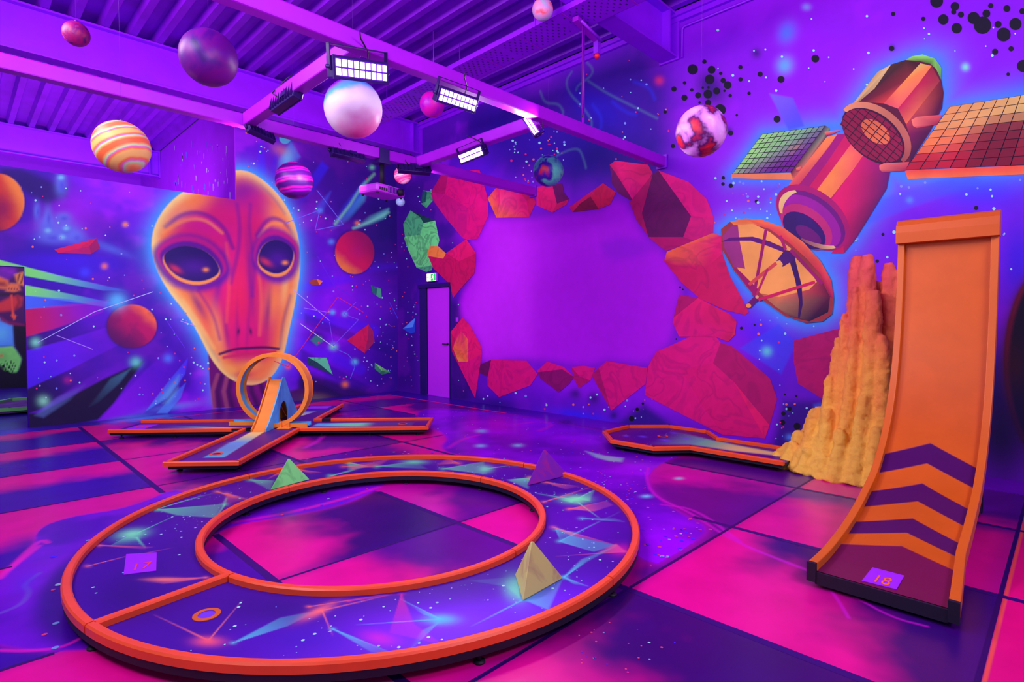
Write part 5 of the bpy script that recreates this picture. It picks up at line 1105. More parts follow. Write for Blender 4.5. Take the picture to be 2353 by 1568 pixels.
# --- the ring
RC, RO_, RI_ = np.array([2.053, 3.309]), 1.690, 1.092
ring = thing('ring_course', (RC[0], RC[1], 0), 'big round minigolf course with a star-printed annular deck and orange rails', 'minigolf course')
def paint_ring(S):
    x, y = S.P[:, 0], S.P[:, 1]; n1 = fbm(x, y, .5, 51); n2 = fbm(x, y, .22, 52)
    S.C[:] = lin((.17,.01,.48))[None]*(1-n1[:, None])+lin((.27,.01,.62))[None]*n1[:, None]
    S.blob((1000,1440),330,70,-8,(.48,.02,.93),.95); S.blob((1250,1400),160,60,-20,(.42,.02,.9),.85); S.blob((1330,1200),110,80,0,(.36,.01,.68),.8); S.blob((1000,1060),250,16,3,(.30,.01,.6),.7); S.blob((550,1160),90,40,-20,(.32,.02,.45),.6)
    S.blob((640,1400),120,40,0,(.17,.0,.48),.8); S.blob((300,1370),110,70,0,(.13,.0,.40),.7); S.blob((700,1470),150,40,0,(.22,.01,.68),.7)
    w6 = Tz(100, 1000, 2.76); w7 = Tz(800, 1000, 2.76)
    G, OR_, CY = (.42,.98,.64), (.96,.45,.38), (.32,.84,.84)
    def tri(pts, c, a=.7, fade=.1, soft=4): 
        S.poly(pts, c, a*.85, min(soft, 2.5), fade=fade, g=[pts[0], tuple(np.mean(np.array(pts[1:]), 0))])
        S.stroke([pts[0], pts[1]], 1.2, c, min(1, a*1.1), 1.6, fade=.1); S.blob(pts[0], 9, 4, 0, c, a*.5)
    # left arc
    tri(w6([(560,630),(430,700),(640,700)]),G,.5); S.blob(w6([(560,628)])[0],34,11,-8,(.45,.92,.66),1.0); tri(w6([(600,620),(840,510),(650,600)]),G,.6); tri(w6([(590,650),(645,715),(620,700)]),G,.7)
    tri(w6([(350,700),(690,712),(640,725)]),OR_,.85,.15); tri(w6([(280,832),(560,760),(520,775)]),OR_,.9,.1,2.5); tri(w6([(560,770),(820,715),(700,735)]),OR_,.5); tri(w6([(1030,905),(600,915),(760,945)]),OR_,.85,.1)
    S.blob(w6([(770,918)])[0],40,5,0,(.95,.5,.38),.8)
    tri(w6([(720,475),(1130,440),(1090,525),(850,510)]),G,.6,.5); tri(w6([(720,470),(1000,385),(1080,370)]),G,.7,.2,3); tri(w6([(1160,370),(1290,405),(1150,440)]),OR_,.6,.2); tri(w6([(1100,360),(1285,410),(1200,400)]),(.95,.5,.3),.8,.2,3); tri(w6([(1150,440),(1090,530),(1160,400)]),G,.6,.2)
    tri(w6([(1310,285),(1460,290),(1440,350),(1400,330)]),G,.6,.3); tri(w6([(1620,220),(1760,238),(1690,245)]),OR_,.8,.2,3); tri(w6([(1510,230),(1420,280),(1500,250)]),OR_,.8,.2,3)
    tri(w6([(1820,260),(1950,230),(2080,180)]),G,.9,.1,4); tri(w6([(1930,175),(2060,200),(2010,195)]),G,.6,.2); tri(w6([(1900,200),(2090,205),(2210,150)]),OR_,.7,.2)
    # far arc
    S.blob(w7([(420,172)])[0],26,5,0,(.4,.9,.66),.9); tri(w7([(0,175),(120,200),(0,235)]),G,.5,.3); tri(w7([(30,210),(200,200),(260,150)]),OR_,.7,.2); tri(w7([(180,200),(420,170),(500,215)]),G,.6,.2); tri(w7([(700,180),(630,150),(560,190)]),OR_,.85,.3); tri(w7([(600,215),(860,170),(875,250)]),G,.55,.5); tri(w7([(870,215),(1020,195),(940,205)]),G,.9,.1); S.blob(w7([(868,215)])[0],16,8,0,(.42,.9,.66),.9); tri(w7([(1060,185),(1180,210),(1160,220)]),G,.7,.2)
    # right arc
    tri(w7([(1160,272),(1010,285),(1140,340)]),G,.85,.3); tri(w7([(1150,270),(1400,255),(1420,270)]),(.95,.45,.3),.8,.3,3); tri(w7([(1250,300),(1460,325),(1380,345)]),OR_,.7,.2); tri(w7([(1240,425),(1540,330),(1400,385)]),OR_,.7,.2,3)
    S.blob(w7([(1440,408)])[0],30,9,0,(.5,.95,.6),1.0); tri(w7([(1450,405),(1560,350),(1530,420)]),G,.85,.3); tri(w7([(1440,410),(1190,370),(1420,430)]),G,.8,.1); tri(w7([(1460,430),(1590,525),(1540,490)]),G,.6,.2,3); tri(w7([(1400,470),(1640,420),(1680,445),(1560,485)]),OR_,.85,.2); tri(w7([(1480,530),(1750,550),(1690,530)]),CY,.5,.2); tri(w7([(1350,670),(1590,550),(1720,490)]),CY,.6,.2); tri(w7([(1340,675),(1560,740),(1700,700),(1420,640)]),CY,.55,.5); tri(w7([(1300,585),(1700,700),(1420,640)]),OR_,.75,.3); tri(w7([(1320,600),(1350,670),(1480,620)]),CY,.5,.3); tri(w7([(1760,740),(1320,770),(1560,755),(1700,690)]),OR_,.6,.2); tri(w7([(1370,900),(1500,810),(1710,700),(1480,790)]),CY,.8,.3); tri(w7([(1370,905),(1520,960),(1430,945)]),CY,.8,.2)
    S.blob(w7([(1730,730)])[0],26,14,0,(.85,.08,.6),.6)
    # near arc
    tri(w7([(1085,1030),(1060,900),(760,925),(1000,960)]),(.4,.85,.7),.85,.1); S.blob(w7([(1060,970)])[0],24,30,-20,(.42,.88,.70),.8); tri(w7([(1110,1045),(780,1215),(900,1160)]),CY,.85,.1,3.5); tri(w7([(1110,1045),(1360,910),(1270,1110)]),CY,.6,.5)
    S.blob(w7([(590,1170)])[0],38,12,0,(.30,.78,.95),.95); tri(w7([(580,1165),(330,1040),(480,1140)]),CY,.8,.1); tri(w7([(570,1170),(50,1205),(300,1185)]),CY,.8,.1,4); tri(w7([(570,1190),(370,1385),(470,1240)]),CY,.45,.2)
    tri(w7([(340,1010),(265,1255),(600,1330),(420,1200)]),(.88,.15,.62),.55,.5); tri(w7([(0,1055),(250,1015),(340,1010)]),(.85,.2,.6),.7,.3); tri(w7([(-250,1090),(250,1010),(0,1050)]),OR_,.85,.3); S.blob(w7([(200,1290)])[0],44,16,10,(.80,.06,.80),.8)
    tri(w7([(-100,1230),(280,1385),(150,1380)]),CY,.75,.2); tri(w6([(1200,1320),(1550,1210),(1760,1110),(1500,1160)]),CY,.75,.3); S.blob(w6([(1740,1120)])[0],44,10,-25,(.93,.42,.45),.9); tri(w6([(1765,1110),(1835,1275),(1830,1250)]),OR_,.85,.1,5); tri(w6([(1740,1120),(2208,1010),(2000,1065)]),OR_,.8,.3)
    tri(w6([(1040,1300),(700,1140),(1000,1290)]),(.95,.45,.35),.85,.1,4); tri(w6([(1050,1300),(1260,1050),(1060,1290)]),(.95,.5,.35),.9,.1,4); S.blob(w6([(1045,1310)])[0],36,12,0,(.92,.35,.42),.9)
nr_, nth = 96, 1300
rr_ = np.linspace(RI_+.02, RO_-.02, nr_); th_ = np.linspace(0, 2*PI, nth, endpoint=False)
Rg, Tg = np.meshgrid(rr_, th_, indexing='ij')
RP = np.stack([RC[0]+(Rg*np.cos(Tg)).ravel(), RC[1]+(Rg*np.sin(Tg)).ravel()], 1)
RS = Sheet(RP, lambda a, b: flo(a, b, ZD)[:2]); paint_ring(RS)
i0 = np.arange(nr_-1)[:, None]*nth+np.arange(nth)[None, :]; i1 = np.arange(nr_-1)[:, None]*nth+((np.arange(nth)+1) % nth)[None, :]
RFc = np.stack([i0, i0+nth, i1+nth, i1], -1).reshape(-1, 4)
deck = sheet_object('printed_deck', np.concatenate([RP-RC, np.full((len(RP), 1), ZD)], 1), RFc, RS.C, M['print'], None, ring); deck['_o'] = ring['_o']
stars = []; rnd = random.Random(33)
for k in range(420):
    t = rnd.uniform(0, 2*PI); dns = .5+.5*math.sin(t*3+1.2)+(.6 if -1.9 < (t if t < PI else t-2*PI) < .7 else 0)
    if rnd.random() > dns: continue
    r = rnd.uniform(RI_+.06, RO_-.06); stars.append((r*math.cos(t), r*math.sin(t), rnd.choice([.002,.003,.003,.004,.006,.008]), rnd.choice([(.6,.95,.85),(.5,.95,.75),(.55,.75,1),(.7,.9,.95)])))
mb = MB()
for a, b, s, c in stars: mb.add([(a+s*math.cos(k*PI/4), b+s*math.sin(k*PI/4), ZD+.0012) for k in range(8)], [tuple(range(8))], tuple(lin(c)))
tag(mb.build('printed_stars', M['print'], ring, local=True), kind='stuff')
def ang(px, py):
    p = flo(px, py, ZT)[:2]-RC; return math.atan2(p[1], p[0])
def arc_rails(name, r, joints):
    js = sorted(joints)
    for a, b in zip(js, js[1:]+[js[0]+2*PI]):
        n = max(6, int((b-a)/.05)); g = .004/r
        rail(name, [(RC[0]+r*math.cos(a+g+(b-a-2*g)*k/n), RC[1]+r*math.sin(a+g+(b-a-2*g)*k/n)) for k in range(n+1)], ring)
arc_rails('outer_rail', RO_, [ang(1416,1330), ang(571,1091), ang(1195,1068), ang(196,1435)])
arc_rails('inner_rail', RI_, [ang(1188,1266), ang(668,1120), ang(1103,1098), ang(525,1322)])
dv = ang(380,1378); q0, q1 = flo(527,1316,ZT)[:2], flo(216,1428,ZT)[:2]
rail('divider_rail', [q0+(q1-q0)*.03, q1], ring)
for r, nm in ((RO_, 'outer_base'), (RI_, 'inner_base')):
    mb = MB(); mb.sweep([(RC[0]+r*math.cos(k*PI/60), RC[1]+r*math.sin(k*PI/60), 0) for k in range(120)], [(-.018,.042),(.018,.042),(.018,.078),(-.018,.078)], True); mb.build(nm, M['black'], ring)
mb = MB(); n = 120
for z in (.045, ZD-.002): mb.add([(RC[0]+r*math.cos(k*2*PI/n), RC[1]+r*math.sin(k*2*PI/n), z) for r in (RI_+.012, RO_-.012) for k in range(n)], [(k, n+k, n+(k+1) % n, (k+1) % n) for k in range(n)])
mb.build('deck_board', M['black'], ring)
feet(ring, [(RC[0]+r*math.cos(k*2*PI/N+.2), RC[1]+r*math.sin(k*2*PI/N+.2)) for r, N in ((RO_-.01, 12), (RI_+.02, 10)) for k in range(N)])
hp = flo(475,1414,ZD)[:2]; cup(ring, hp, .058, M['ramp_edge'])
number_plate(ring, [flo(*p, ZD)[:2] for p in [(284,1322),(359,1313),(360,1271),(290,1275)]], '17', M['digit_red'], .13, math.radians(-18), (324,1304), .75)

# --- pyramids standing on the ring
def pyramid(base, apex_px, label, mat):
    B = [np.array(b, float) for b in base]; c = sum(B)/3
    if np.cross(B[1]-B[0], B[2]-B[0]) < 0: B = B[::-1]
    d = ray(*apex_px); t = ((np.array([c[0], c[1], ZD])-EYE)@FW); A = EYE+d*t; z0 = ZD+.0022
    t_ = .06; top = [np.array([A[0], A[1]])*(1-t_)+b*t_ for b in B]; zt = z0+(A[2]-z0)*1.0
    mb = MB(); o0 = np.array([c[0], c[1], z0])
    V = [(b[0], b[1], z0) for b in B]+[(p[0], p[1], zt) for p in top]
    mb.add([tuple(np.array(v)-o0) for v in V], [(2,1,0),(3,4,5),(0,1,4,3),(1,2,5,4),(2,0,3,5)])
    o = mb.build('pyramid_obstacle', mat, None, True); o.location = o0; bv = o.modifiers.new('bevel', 'BEVEL'); bv.width = .006; bv.segments = 2
    return tag(o, label, 'pyramid', 'pyramids on the ring course')
def smudged(name, a, b, sc=7):
    mt, t, p = nt(name); tc = add(t, 'ShaderNodeTexCoord'); nz = add(t, 'ShaderNodeTexNoise', i_Scale=sc, i_Detail=4.0, i_Distortion=.8); t.links.new(tc.outputs['Object'], nz.inputs['Vector'])
    r = ramp_node(t, [(.30, lin(b)), (.46, lin(a)), (.75, lin(a))]); t.links.new(nz.outputs[0], r.inputs[0]); t.links.new(r.outputs[0], p.inputs['Base Color']); p.inputs['Roughness'].default_value = .5; return mt
def behind(a, b): return (np.array(a)+np.array(b))/2*(1+.27/np.hypot(*((np.array(a)+np.array(b))/2)))
def third(a, b, away=True):
    a, b = np.array(a), np.array(b); m_ = (a+b)/2; d = b-a; n_ = np.array([-d[1], d[0]])*.866; f = FW[:2]
    return m_+n_ if (n_@f > 0) == away else m_-n_
P3 = [flo(*p, ZD)[:2] for p in [(1183,1322),(1201,1383),(1295,1330)]]
pyramid(P3, (1222,1245), 'tan and green pyramid nearest the camera, on the front right of the ring', smudged('tan_pyramid', (.80,.80,.44), (.66,.56,.40), 5))
a, b = flo(620,1128,ZD)[:2], flo(712,1103,ZD)[:2]; pyramid([a, b, behind(a, b)], (663,1055), 'bright green pyramid at the back left of the ring', smudged('green_pyramid', (.52,1,.52), (.38,.82,.42)))
a, b = flo(1210,1118,ZD)[:2], flo(1307,1093,ZD)[:2]; pyramid([a, b, behind(a, b)], (1250,1034), 'purple pyramid at the back right of the ring', smudged('purple_pyramid', (.50,.06,.72), (.68,.06,.55)))

# --- cross-shaped loop course
XC = np.array([3.02, 7.28]); TH = math.radians(47.5)
U2 = np.array([math.cos(TH), math.sin(TH)]); V2 = np.array([math.sin(TH), -math.cos(TH)])
def cu(u, v, z=None):
    p = XC+U2*u+V2*v; return (p[0], p[1]) if z is None else (p[0], p[1], z)
cross = thing('cross_course', (XC[0], XC[1], 0), 'plus-shaped minigolf course with orange rails, loop and slide, before the alien mural', 'minigolf course')
LF, LB, LL, LR_, HW = 2.04, 1.80, 1.97, 1.92, .33
g_ = np.arange(-2.1, 2.1, .0155); Ug, Vg = np.meshgrid(g_, g_, indexing='ij'); CP = XC[None]+Ug.ravel()[:, None]*U2[None]+Vg.ravel()[:, None]*V2[None]
def paint_cross(S):
    n1 = fbm(S.P[:, 0], S.P[:, 1], .4, 61); S.C[:] = lin((.26,.02,.46))[None]*(1-n1[:, None])+lin((.34,.02,.48))[None]*n1[:, None]
    def Q(pts): return [cu(*p) for p in pts]
    S.poly(Q([(-1.75,-.33),(-2.05,-.33),(-2.05,.33),(-1.75,.33)]),(.30,.02,.62),.8,.2,metres=True)
    S.poly(Q([(-.42,-.22),(-1.75,-.13),(-1.75,.07),(-.42,-.06)]),(.93,.86,.52),1,.012,(.30,.70,.80),Q([(-.5,0),(-1.1,0)]),metres=True)
    S.poly(Q([(-1.0,-.2),(-1.85,-.13),(-1.85,.07),(-1.0,-.02)]),(.35,.62,.85),.9,.03,(.30,.05,.75),Q([(-1.0,0),(-1.75,0)]),metres=True,fade=.0)
    S.poly(Q([(-.12,-.5),(.15,-1.7),(-.22,-1.7),(-.22,-.5)]),(.45,.95,.66),1,.02,(.25,.3,.8),Q([(0,-.6),(0,-1.6)]),metres=True,fade=.1)
    S.poly(Q([(-.06,.42),(.16,.42),(.16,1.7),(-.16,1.7)]),(.32,.72,.92),1,.02,(.42,.9,.62),Q([(0,.45),(0,.9)]),metres=True,fade=None)
    S.poly(Q([(-.3,1.1),(.3,1.1),(.3,1.95),(-.3,1.95)]),(.33,.03,.5),.95,.12,metres=True)
    S.poly(Q([(.8,-.2),(1.3,-.2),(1.3,.1),(.8,.0)]),(.85,.85,.55),1,.02,(.3,.5,.9),Q([(.8,0),(1.3,0)]),metres=True); S.poly(Q([(1.2,-.3),(1.8,-.3),(1.8,.3),(1.2,.3)]),(.22,.03,.6),.8,.1,metres=True)
CSh = Sheet(CP, lambda a, b: flo(a, b, ZD)[:2]); paint_cross(CSh)
ng = len(g_); ix = np.arange(ng-1)[:, None]*ng+np.arange(ng-1)[None, :]; CF = np.stack([ix, ix+ng, ix+ng+1, ix+1], -1).reshape(-1, 4)
uc = Ug.ravel()[CF].mean(1); vc = Vg.ravel()[CF].mean(1); hw = HW-.01
CF = CF[((abs(vc) < hw) & (uc > -LF+.01) & (uc < LB)) | ((abs(uc) < hw) & (vc > -LL) & (vc < LR_-.01))]
used = np.unique(CF); remap = np.full(len(CP), -1); remap[used] = np.arange(len(used)); CF = remap[CF]
dk = sheet_object('printed_deck', np.concatenate([CP[used]-XC, np.full((len(used), 1), ZD)], 1), CF, CSh.C[used], M['print'], None, cross); dk['_o'] = cross['_o']
for (u0, u1, v0, v1) in ((-LF+.01, LB, -HW+.012, HW-.012), (-HW+.012, HW-.012, -LL, LR_-.01)):
    mb = MB(); mb.obox(cu((u0+u1)/2, (v0+v1)/2, .062), np.append(U2*(u1-u0)/2, 0), np.append(V2*(v1-v0)/2, 0), (0,0,.019)); mb.build('deck_board', M['black'], cross)
rail('rail', [cu(-HW, -HW), cu(-LF, -HW)], cross); rail('rail', [cu(-LF, HW), cu(-HW, HW), cu(-HW, LR_)], cross); rail('end_rail', [cu(-LF, -HW-.02), cu(-LF, HW+.02)], cross)
rail('rail', [cu(HW, LR_), cu(HW, HW+.22)], cross); rail('end_rail', [cu(-HW-.02, LR_), cu(HW+.02, LR_)], cross); rail('rail', [cu(HW, HW), cu(LB, HW)], cross); rail('rail', [cu(HW, HW), cu(HW, HW+.1)], cross)
rail('rail', [cu(LB, -HW), cu(HW, -HW), cu(HW, -LL)], cross); rail('rail', [cu(-HW, -HW), cu(-HW, -LL)], cross)
for (a, b) in (((-HW,-HW-.15),(-HW,-HW+.12)), ((HW,HW+.10),(HW,HW+.22)), ((-HW,-.30),(-HW,-.05)), ((HW,-HW-.14),(HW-.1,-HW-.02))):
    mb = MB(); mb.bar(cu(*a, .100), cu(*b, .100), .05, .036); mb.build('rail_coupling', M['black'], cross)
feet(cross, [cu(u, v) for u in (-1.9,-1.2,-.5,.6,1.2,1.7) for v in (-.28,.28)]+[cu(u, v) for v in (-1.85,-1.2,-.6,.6,1.2,1.8) for u in (-.28,.28)])
cup(cross, flo(497,1044,ZD)[:2], .065, M['orange']); cup(cross, flo(925,974.5,ZD)[:2], .065, M['orange'])
for (uu, vv, su, sv) in ((0, -1.78, .17, .12), (1.62, 0, .12, .17)):
    mb = MB(); mb.obox(cu(uu, vv, ZD+.0018), np.append(U2*su, 0), np.append(V2*sv, 0), (0,0,.0012)); pl = mb.build('start_plate', M['plate'], cross)
    mb = MB()
    for k in (-1, 0, 1): mb.obox(cu(uu+.02, vv+k*.06, ZD+.0038), np.append(U2*.02, 0), np.append(V2*.016, 0), (0,0,.0005))
    mb.build('digits', M['digit_red'], pl)
# loop: wide band bent into one turn
lc = EYE+ray(632,893)*7.30; n = 96; R_, w_, t_ = .470, .17, .016
lv = (lc[:2]-XC)@V2; lu = (lc[:2]-XC)@U2
def loop_pt(phi, r, off):
    return cu(lu+.09-.18*phi/(2*PI)+off, lv-r*math.sin(phi), lc[2]-.01-r*math.cos(phi))
mb_o, mb_i = MB(), MB()
for mbx, r_in, r_out in ((mb_o, R_-.004, R_), (mb_i, R_-t_, R_-.005)):
    V = []
    for k in range(n+1):
        ph = 2*PI*k/n
        V += [loop_pt(ph, r_in, -w_/2), loop_pt(ph, r_in, w_/2), loop_pt(ph, r_out, w_/2), loop_pt(ph, r_out, -w_/2)]
    mbx.add(V, [(k*4+a, k*4+(a+1) % 4, k*4+4+(a+1) % 4, k*4+4+a) for k in range(n) for a in range(4)]+[(3,2,1,0),(n*4,n*4+1,n*4+2,n*4+3)], None, False)
loop = mb_o.build('loop', M['loop'], cross); mb_i.build('loop_lining', M['blue'], loop)
for sgn in (-1, 1):                                           # upturned edges of the band
    V = []; mb = MB()
    for k in range(n+1):
        ph = 2*PI*k/n; o = sgn*w_/2
        V += [loop_pt(ph, R_-.045, o-sgn*.0), loop_pt(ph, R_+.006, o), loop_pt(ph, R_+.006, o+sgn*.012), loop_pt(ph, R_-.045, o+sgn*.012)]
    mb.add(V, [(k*4+a, k*4+(a+1) % 4, k*4+4+(a+1) % 4, k*4+4+a) for k in range(n) for a in range(4)]+[(3,2,1,0),(n*4,n*4+1,n*4+2,n*4+3)]); mb.build('loop_edge', M['loop'], loop)
for (v0, v1, uo, zt_) in ((lv-.60, lv-.12, lu+.09, .135), (lv+.0, lv+.46, lu-.09, .135)):
    mb = MB(); mb.obox(cu(uo, (v0+v1)/2, zt_-.028), np.append(U2*.068, 0), np.append(V2*(v1-v0)/2, 0), (0,0,.008)); tr = mb.build('channel', M['blue'], cross)
    for s in (-1, 1):
        mb = MB(); mb.obox(cu(uo+s*.075, (v0+v1)/2, zt_-.016), np.append(U2*.007, 0), np.append(V2*(v1-v0)/2, 0), (0,0,.026)); mb.build('channel_side', M['loop'] if s < 0 else M['blue'], tr)
mb = MB(); q = flo(655, 985, ZD); ub_, vb_ = (q[:2]-XC)@U2, (q[:2]-XC)@V2
for s in (-1, 1): mb.obox(cu(ub_, vb_+s*.05, .125), np.append(U2*.02, 0), np.append(V2*.006, 0), (0,0,.04))
mb.obox(cu(ub_-.02, vb_, ZD+.008), np.append(U2*.05, 0), np.append(V2*.08, 0), (0,0,.006)); mb.build('loop_foot', M['loop'], loop)
# slide: steep hump with a tunnel
sv0, sv1, su0, su1, su = -.21, -.035, -.43, .80, .17
def hump(t):                                                  # t 0..1 from the front foot over the top to the rear foot
    s = abs(t-.5)*2
    return ZD+.63*((1-s)**1.35*.72+.28*(1-s)) if s > .06 else ZD+.63*((.94**1.35*.72+.28*.94)+.012*(1-(s/.06)**2))
N = 48; path = [(su0+(su1-su0)*k/N, hump(k/N)) for k in range(N+1)]
mb = MB(); V = []
for (u, z) in path: V += [cu(u, sv0+.012, z), cu(u, sv1-.012, z), cu(u, sv1-.012, max(z-.02, .075)), cu(u, sv0+.012, max(z-.02, .075))]
mb.add(V, [(k*4+a, k*4+(a+1) % 4, k*4+4+(a+1) % 4, k*4+4+a) for k in range(N) for a in range(4)]+[(3,2,1,0),(N*4,N*4+1,N*4+2,N*4+3)]); slide = mb.build('slide', M['loop'], cross)
arch = [(su+.155*math.cos(q), ZD+.10+.20*math.sin(q)) for q in np.linspace(0, PI, 18)]
for s, vv in ((0, sv0), (1, sv1)):
    out = [(u, min(z+.035, .755)) for u, z in path]
    prof_ = [(su0, ZD)]+out+[(su1, ZD), (su+.155, ZD)]+arch+[(su-.155, ZD)]
    mb = MB(); npf = len(prof_); A_ = [cu(u, vv-.006, z) for u, z in prof_]; B_ = [cu(u, vv+.006, z) for u, z in prof_]
    mb.add(A_+B_, [tuple(range(npf)), tuple(range(2*npf-1, npf-1, -1))]+[(k, (k+1) % npf, npf+(k+1) % npf, npf+k) for k in range(npf)]); mb.build('slide_side', M['blue'] if s else M['loop'], slide)

# --- octagon lane running out of the rock
OCT = [(5.62,4.03),(6.15,4.03),(6.52,3.66),(6.52,3.15),(6.205,2.865),(6.205,1.93),(5.555,1.93),(5.555,2.865),(5.25,3.13),(5.25,3.66)]
OCT = [(a*.985, b*.985) for a, b in OCT]
octo = thing('octagon_course', (5.8, 3.0, 0), 'minigolf lane with an octagonal end and orange rails coming out of the rock', 'minigolf course')
for k in range(len(OCT)):
    if k == 5: continue
    a, b = np.array(OCT[k]), np.array(OCT[(k+1) % len(OCT)]); d = (b-a)/np.linalg.norm(b-a)*.012
    rail('rail', [a-d, b+d], octo)
og = np.arange(5.12, 6.46, .0125); oh = np.arange(1.9, 4.0, .0125); Og, Oh = np.meshgrid(og, oh, indexing='ij'); OP = np.stack([Og.ravel(), Oh.ravel()], 1)
def paint_oct(S):
    n1 = fbm(S.P[:, 0], S.P[:, 1], .3, 71); S.C[:] = lin((.36,.02,.46))[None]*(1-n1[:, None])+lin((.30,.02,.52))[None]*n1[:, None]
    w = Tz(1380, 900, 5.348)
    S.poly(w([(330,520),(560,455),(860,475),(1300,585),(1700,670),(2150,750),(2090,775),(1600,720),(1100,650),(660,650),(420,620)]),(.24,.02,.56),1,6,(.36,.75,.72),[w([(700,560)])[0], w([(1400,640)])[0]])
    S.poly(w([(1300,590),(1700,670),(2200,760),(2200,790),(1600,725),(1150,650)]),(.38,.80,.62),1,5,(.96,.86,.50),[w([(1250,630)])[0], w([(1800,710)])[0]],fade=None)
    for c, r in [((310,545),7),((520,555),10),((800,600),14),((900,510),10),((1060,580),10)]: S.blob(w([c])[0], r, 2.2, 5, (.42,.3,.95), .8)
OS = Sheet(OP, lambda a, b: flo(a, b, ZD)[:2]); paint_oct(OS)
n1_, n2_ = len(og), len(oh); ix = np.arange(n1_-1)[:, None]*n2_+np.arange(n2_-1)[None, :]; OF = np.stack([ix, ix+n2_, ix+n2_+1, ix+1], -1).reshape(-1, 4)
OF = OF[poly_sd(OP[OF].mean(1), np.array(OCT)) < -.005]; used = np.unique(OF); rm = np.full(len(OP), -1); rm[used] = np.arange(len(used)); OF = rm[OF]
dk = sheet_object('printed_deck', np.concatenate([OP[used]-np.array([5.8, 3.0]), np.full((len(used), 1), ZD)], 1), OF, OS.C[used], M['print'], None, octo)
mb = MB(); V = [(a, b, z) for z in (.045, ZD-.003) for a, b in OCT]; nO = len(OCT); mb.add(V, [tuple(range(nO))[::-1], tuple(range(nO, 2*nO))]+[(k, (k+1) % nO, nO+(k+1) % nO, nO+k) for k in range(nO)]); mb.build('deck_board', M['black'], octo)
cup(octo, flo(1523,1003,ZD)[:2], .062, M['orange']); feet(octo, [(5.6,2.2),(6.05,2.2),(5.6,2.8),(6.05,2.8),(5.24,3.2),(5.24,3.5),(5.6,3.9),(6.0,3.9),(6.35,3.5),(6.35,3.2)])
rnd = random.Random(8); mb = MB()
for k in range(90):
    a, b = rnd.uniform(5.3,6.3), rnd.uniform(2.5,3.8)
    if poly_sd(np.array([[a, b]]), np.array(OCT))[0] < -.08:
        s = rnd.choice([.003,.004,.006]); mb.add([(a+s*math.cos(q*PI/4), b+s*math.sin(q*PI/4), ZD+.001) for q in range(8)], [tuple(range(8))], tuple(lin(rnd.choice([(.6,.9,.9),(.7,.7,1),(.9,.3,.6)]))))
tag(mb.build('printed_stars', M['print'], octo), kind='stuff')

# --- tall curved ramp
RY0, RY1 = .425, .945
RPF = [(3.23,ZD),(3.45,ZD+.001),(3.68,.108),(3.88,.138),(4.09,.185),(4.30,.250),(4.52,.330),(4.68,.430),(4.82,.545),(4.96,.70),(5.07,.885),(5.15,1.08),(5.205,1.28),(5.245,1.50),(5.27,1.72),(5.285,1.90),(5.292,2.05)]
def dense(p, m=6):
    p = np.array(p); out = []
    for i in range(len(p)-1):
        a, b, c, d = p[max(i-1,0)], p[i], p[i+1], p[min(i+2,len(p)-1)]
        for k in range(m):
            t = k/m; out.append(.5*((2*b)+(-a+c)*t+(2*a-5*b+4*c-d)*t*t+(-a+3*b-3*c+d)*t**3))
    return np.array(out+[p[-1]])
RPD = dense(RPF); seg = np.hypot(*np.diff(RPD, axis=0).T); SL = np.concatenate([[0], np.cumsum(seg)]); STOT = SL[-1]
def ramp_at(s): return np.array([np.interp(s, SL, RPD[:, 0]), np.interp(s, SL, RPD[:, 1])])
def ramp_n(s):
    d = ramp_at(min(s+.02, STOT))-ramp_at(max(s-.02, 0)); d /= np.linalg.norm(d); return np.array([-d[1], d[0]])
def yedge(s): return RY0-.045*(1-min(1, s/.6))
def ramp_s(px, py, y):
    d = ray(px, py); p = on(px, py, 1, y); q = np.array([p[0], p[2]]); return SL[np.argmin(np.hypot(*(RPD-q).T))]
ramp = thing('curved_ramp', (4.3, .68, 0), 'tall orange curved minigolf ramp with dark chevrons rising beside the rock', 'minigolf course')
sg = np.linspace(0, STOT, 560); yg = np.linspace(0, 1, 110)
Sg, Yg = np.meshgrid(sg, yg, indexing='ij'); ye = np.array([yedge(s) for s in sg]); YY = ye[:, None]+(RY1-ye[:, None])*yg[None, :]
def lift_ramp(px, py):
    # meet of the measured ray with the curved surface, as (arc length, share of the width)
    d = ray(px, py); P_ = RPD; best = None
    t = RPD[:, 0]/d[0]; zr = EYE[2]+d[2]*t; df = zr-RPD[:, 1]
    sgn = np.nonzero(np.sign(df[:-1]) != np.sign(df[1:]))[0]
    i = sgn[-1] if len(sgn) else int(np.argmin(abs(df)))
    i = min(i, len(df)-2); k = df[i]/(df[i]-df[i+1]) if df[i] != df[i+1] else 0
    s = SL[i]+k*(SL[i+1]-SL[i]); x = RPD[i, 0]+k*(RPD[i+1, 0]-RPD[i, 0]); y = d[1]*x/d[0]; e = yedge(s)
    return np.array([s, (y-e)/(RY1-e)])
def paint_ramp(S):
    n = fbm(S.P[:, 0], S.P[:, 1]*.6, .5, 81); S.C[:] = lin((.80,.36,.05))[None]*(.95+.1*n[:, None])
    w = Tz(1700, 960, 2.579)
    for pts in ([(825,215),(1130,152),(1428,310),(1415,430),(1110,272),(797,328)],[(757,437),(1082,390),(1395,558),(1380,662),(1055,497),(717,530)],[(668,618),(1025,598),(1358,765),(1342,843),(990,683),(620,687)]):
        q = [lift_ramp(*p) for p in w(pts)]
        q[0][1] = q[5][1] = 1.02; q[2][1] = q[3][1] = -.02
        S.poly([tuple(k) for k in q], (.28,.04,.34), 1, .0045, metres=True)
    q = [lift_ramp(*p) for p in w([(567,745),(960,762),(1310,920)])]
    S.poly([(q[0][0],1.02),tuple(q[1]),(q[2][0],-.02),(-.1,-.02),(-.1,1.02)], (.42,.04,.28), 1, .006, metres=True)
    S.C[:] = S.C*(1+.12*(n[:, None]-.5))
